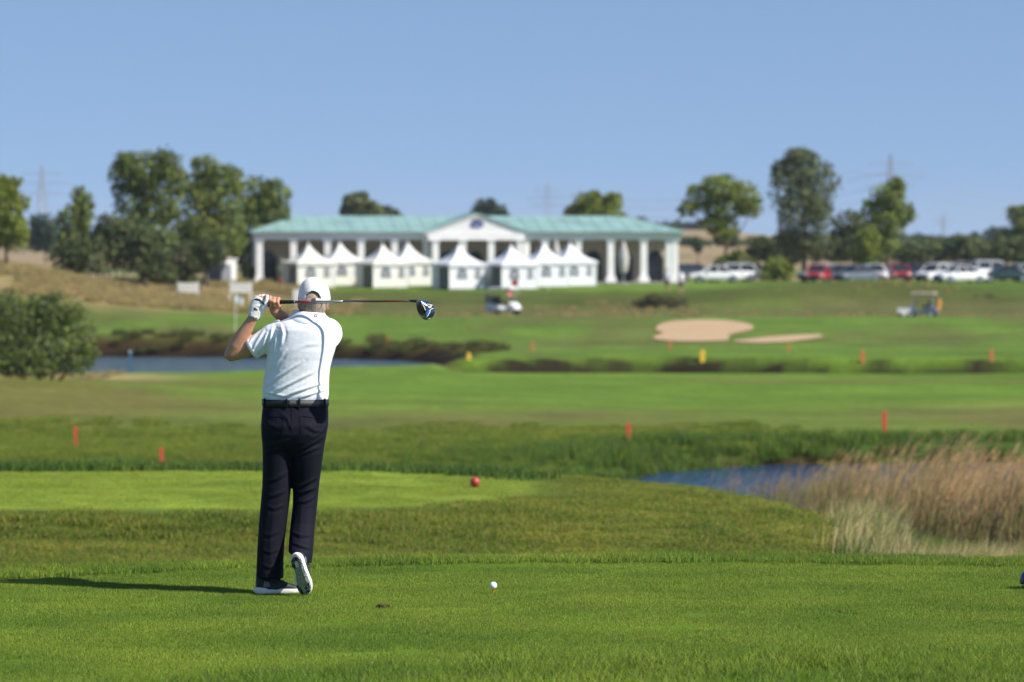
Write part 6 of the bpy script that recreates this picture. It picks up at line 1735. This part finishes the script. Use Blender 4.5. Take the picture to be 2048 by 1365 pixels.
# ------------------------------------------------------------------ ball, peg, tee markers, divot
bc = at(986.5, 1171.5, 20.0)
bl_ = MB().ellipsoid(bc, (.02135, .02135, .02135), 40, 24).build('golf_ball', None, None, bc, smooth=True)
bl_.location = bc
m = M('ball_urethane', (.82, .83, .84), .3, .5, .02, 20)
tn_ = m.node_tree; vo = tn_.nodes.new('ShaderNodeTexVoronoi'); vo.inputs['Scale'].default_value = 260
tcx = tn_.nodes.new('ShaderNodeTexCoord'); tn_.links.new(tcx.outputs['Object'], vo.inputs['Vector'])
bp_ = tn_.nodes.new('ShaderNodeBump'); bp_.inputs['Strength'].default_value = .35; bp_.inputs['Distance'].default_value = .001
tn_.links.new(vo.outputs['Distance'], bp_.inputs['Height']); tn_.links.new(bp_.outputs[0], tn_.nodes['Principled BSDF'].inputs['Normal'])
bl_.data.materials.append(m)
tag(bl_, 'white golf ball resting on an orange peg', 'golf ball')
bz = bc.z - .0212
pg = empty('tee_peg', (bc.x, bc.y, 0)); MORP = M('peg_orange', (.70, .20, .02), .5, .4, .05, 30)
MB().lathe([(.0035, -.02), (.0036, bz - .012), (.0042, bz - .008), (.0068, bz - .001), (.0072, bz + .001), (.006, bz + .0005)], 14).build('stem', MORP, pg, smooth=True)
MB().lathe([(.0073, bz - .002), (.0076, bz - .0005), (.0076, bz + .0008), (.0072, bz + .0012)], 14).build('cup_rim', MORP, pg)
tag(pg, 'orange wooden peg stuck in the turf under the ball', 'tee peg')
def marker(c, r_, m1, m2, tilt, lab):
    t = empty('tee_marker', c); rot = Euler((tilt[0], tilt[1], 0)).to_matrix()
    for lo, hi, mm, nm in ((0, math.pi / 2, m1, 'upper_half'), (math.pi / 2, math.pi, m2, 'lower_half')):
        rs = []
        for i in range(11):
            a = lo + (hi - lo) * i / 10; a = min(max(a, .03), math.pi - .03)
            rs.append([rot @ Vector((r_ * math.sin(a) * math.cos(2 * math.pi * k / 28), r_ * math.sin(a) * math.sin(2 * math.pi * k / 28), r_ * math.cos(a))) for k in range(28)])
        MB().rings(list(reversed(rs))).build(nm, mm, t, smooth=True)
    rg = MB().rings([[rot @ Vector(((r_ + .0015 * math.cos(bb)) * math.cos(a), (r_ + .0015 * math.cos(bb)) * math.sin(a), .002 * math.sin(bb))) for bb in (0, 1.57, 3.14, 4.71)] for a in [2 * math.pi * k / 32 for k in range(32)]], closed=True)
    rg.build('joint_ring', m2 if m1 is m2 else MHWHITE, t)
    MB().tube([(0, 0, -r_ * .9), (0, 0, -r_ - .06)], .006, 8).build('spike', MPOLE, t)
    return tag(t, lab, 'tee marker', 'ball-shaped tee markers')
MMR = M('marker_red', (.42, .045, .03), .35, .45, .06, 20, coat=.3)
pr_ = at(950, 961, 42.0); g0 = hz(pr_.x, 42.0); marker(Vector((pr_.x, 42.0, g0 + .062)), .060, MMR, MMR, (0, 0), 'red ball-shaped marker on the second tee')
marker(at(2061.5, 1160, 20.3), .0635, M('marker_blue', (.008, .03, .10), .3, .5, .05, 20, coat=.3), M('marker_yellow', (.34, .26, .02), .35, .45, .05, 20, coat=.3), (.1, -.45), 'blue and yellow ball-shaped marker cut by the right edge')
# worn spots and clippings on the tee
dv = at(766, 1217, 1); MEARTH = M('divot_earth', (.07, .05, .025), .95, .1, .2, 60)
def divot(px, py, sx_, sy_, lab):
    a = at(px, py, 1.0) - Vector((0, 0, HC)); Y = -HC / a.z; x = a.x * Y; z = hz(x, Y); mb = MB(); r = random.Random(int(px))
    t = empty('divot', (x, Y, z))
    MEARTH.node_tree.nodes['Principled BSDF'].inputs['Specular IOR Level'].default_value = .05
    ring = [(sx_ * math.cos(a_) * r.uniform(.7, 1.1), sy_ * math.sin(a_) * r.uniform(.7, 1.1)) for a_ in [2 * math.pi * k / 16 for k in range(16)]]
    mb.rings([[(p[0] * q, p[1] * q, h_ + .004) for p in ring] for q, h_ in ((1.0, .0), (.85, .012), (.4, .016), (.05, .012))]); mb.build('soil', MEARTH, t, smooth=True)
    c = MB()
    for k in range(7):
        p = (r.uniform(-1, 1) * sx_ * 1.2, r.uniform(-1, 1) * sy_ * 1.4); c.ellipsoid((p[0], p[1], .014), (r.uniform(.004, .010), r.uniform(.003, .007), .006), 6, 4)
    c.build('crumbs', MEARTH, t, smooth=True)
    tag(t, lab, 'divot', 'small divots in the front tee')
divot(766, 1217, .03, .035, 'small bare divot right of the golfer on the near tee')

# ------------------------------------------------------------------ haze
hzm = bpy.data.materials.new('thin_haze'); hzm.use_nodes = True
tt = hzm.node_tree; tt.nodes.remove(tt.nodes['Principled BSDF'])
pv = tt.nodes.new('ShaderNodeVolumePrincipled'); pv.inputs['Color'].default_value = (.72, .82, .95, 1); pv.inputs['Density'].default_value = HAZE = .00009
pv.inputs['Anisotropy'].default_value = .0
tt.links.new(pv.outputs[0], tt.nodes['Material Output'].inputs['Volume'])
hb = MB().box(0, 3700, 24, 7600, 7900, 68)
tag(hb.build('haze', hzm), 'thin pale haze over the whole course', 'haze', kind='stuff')
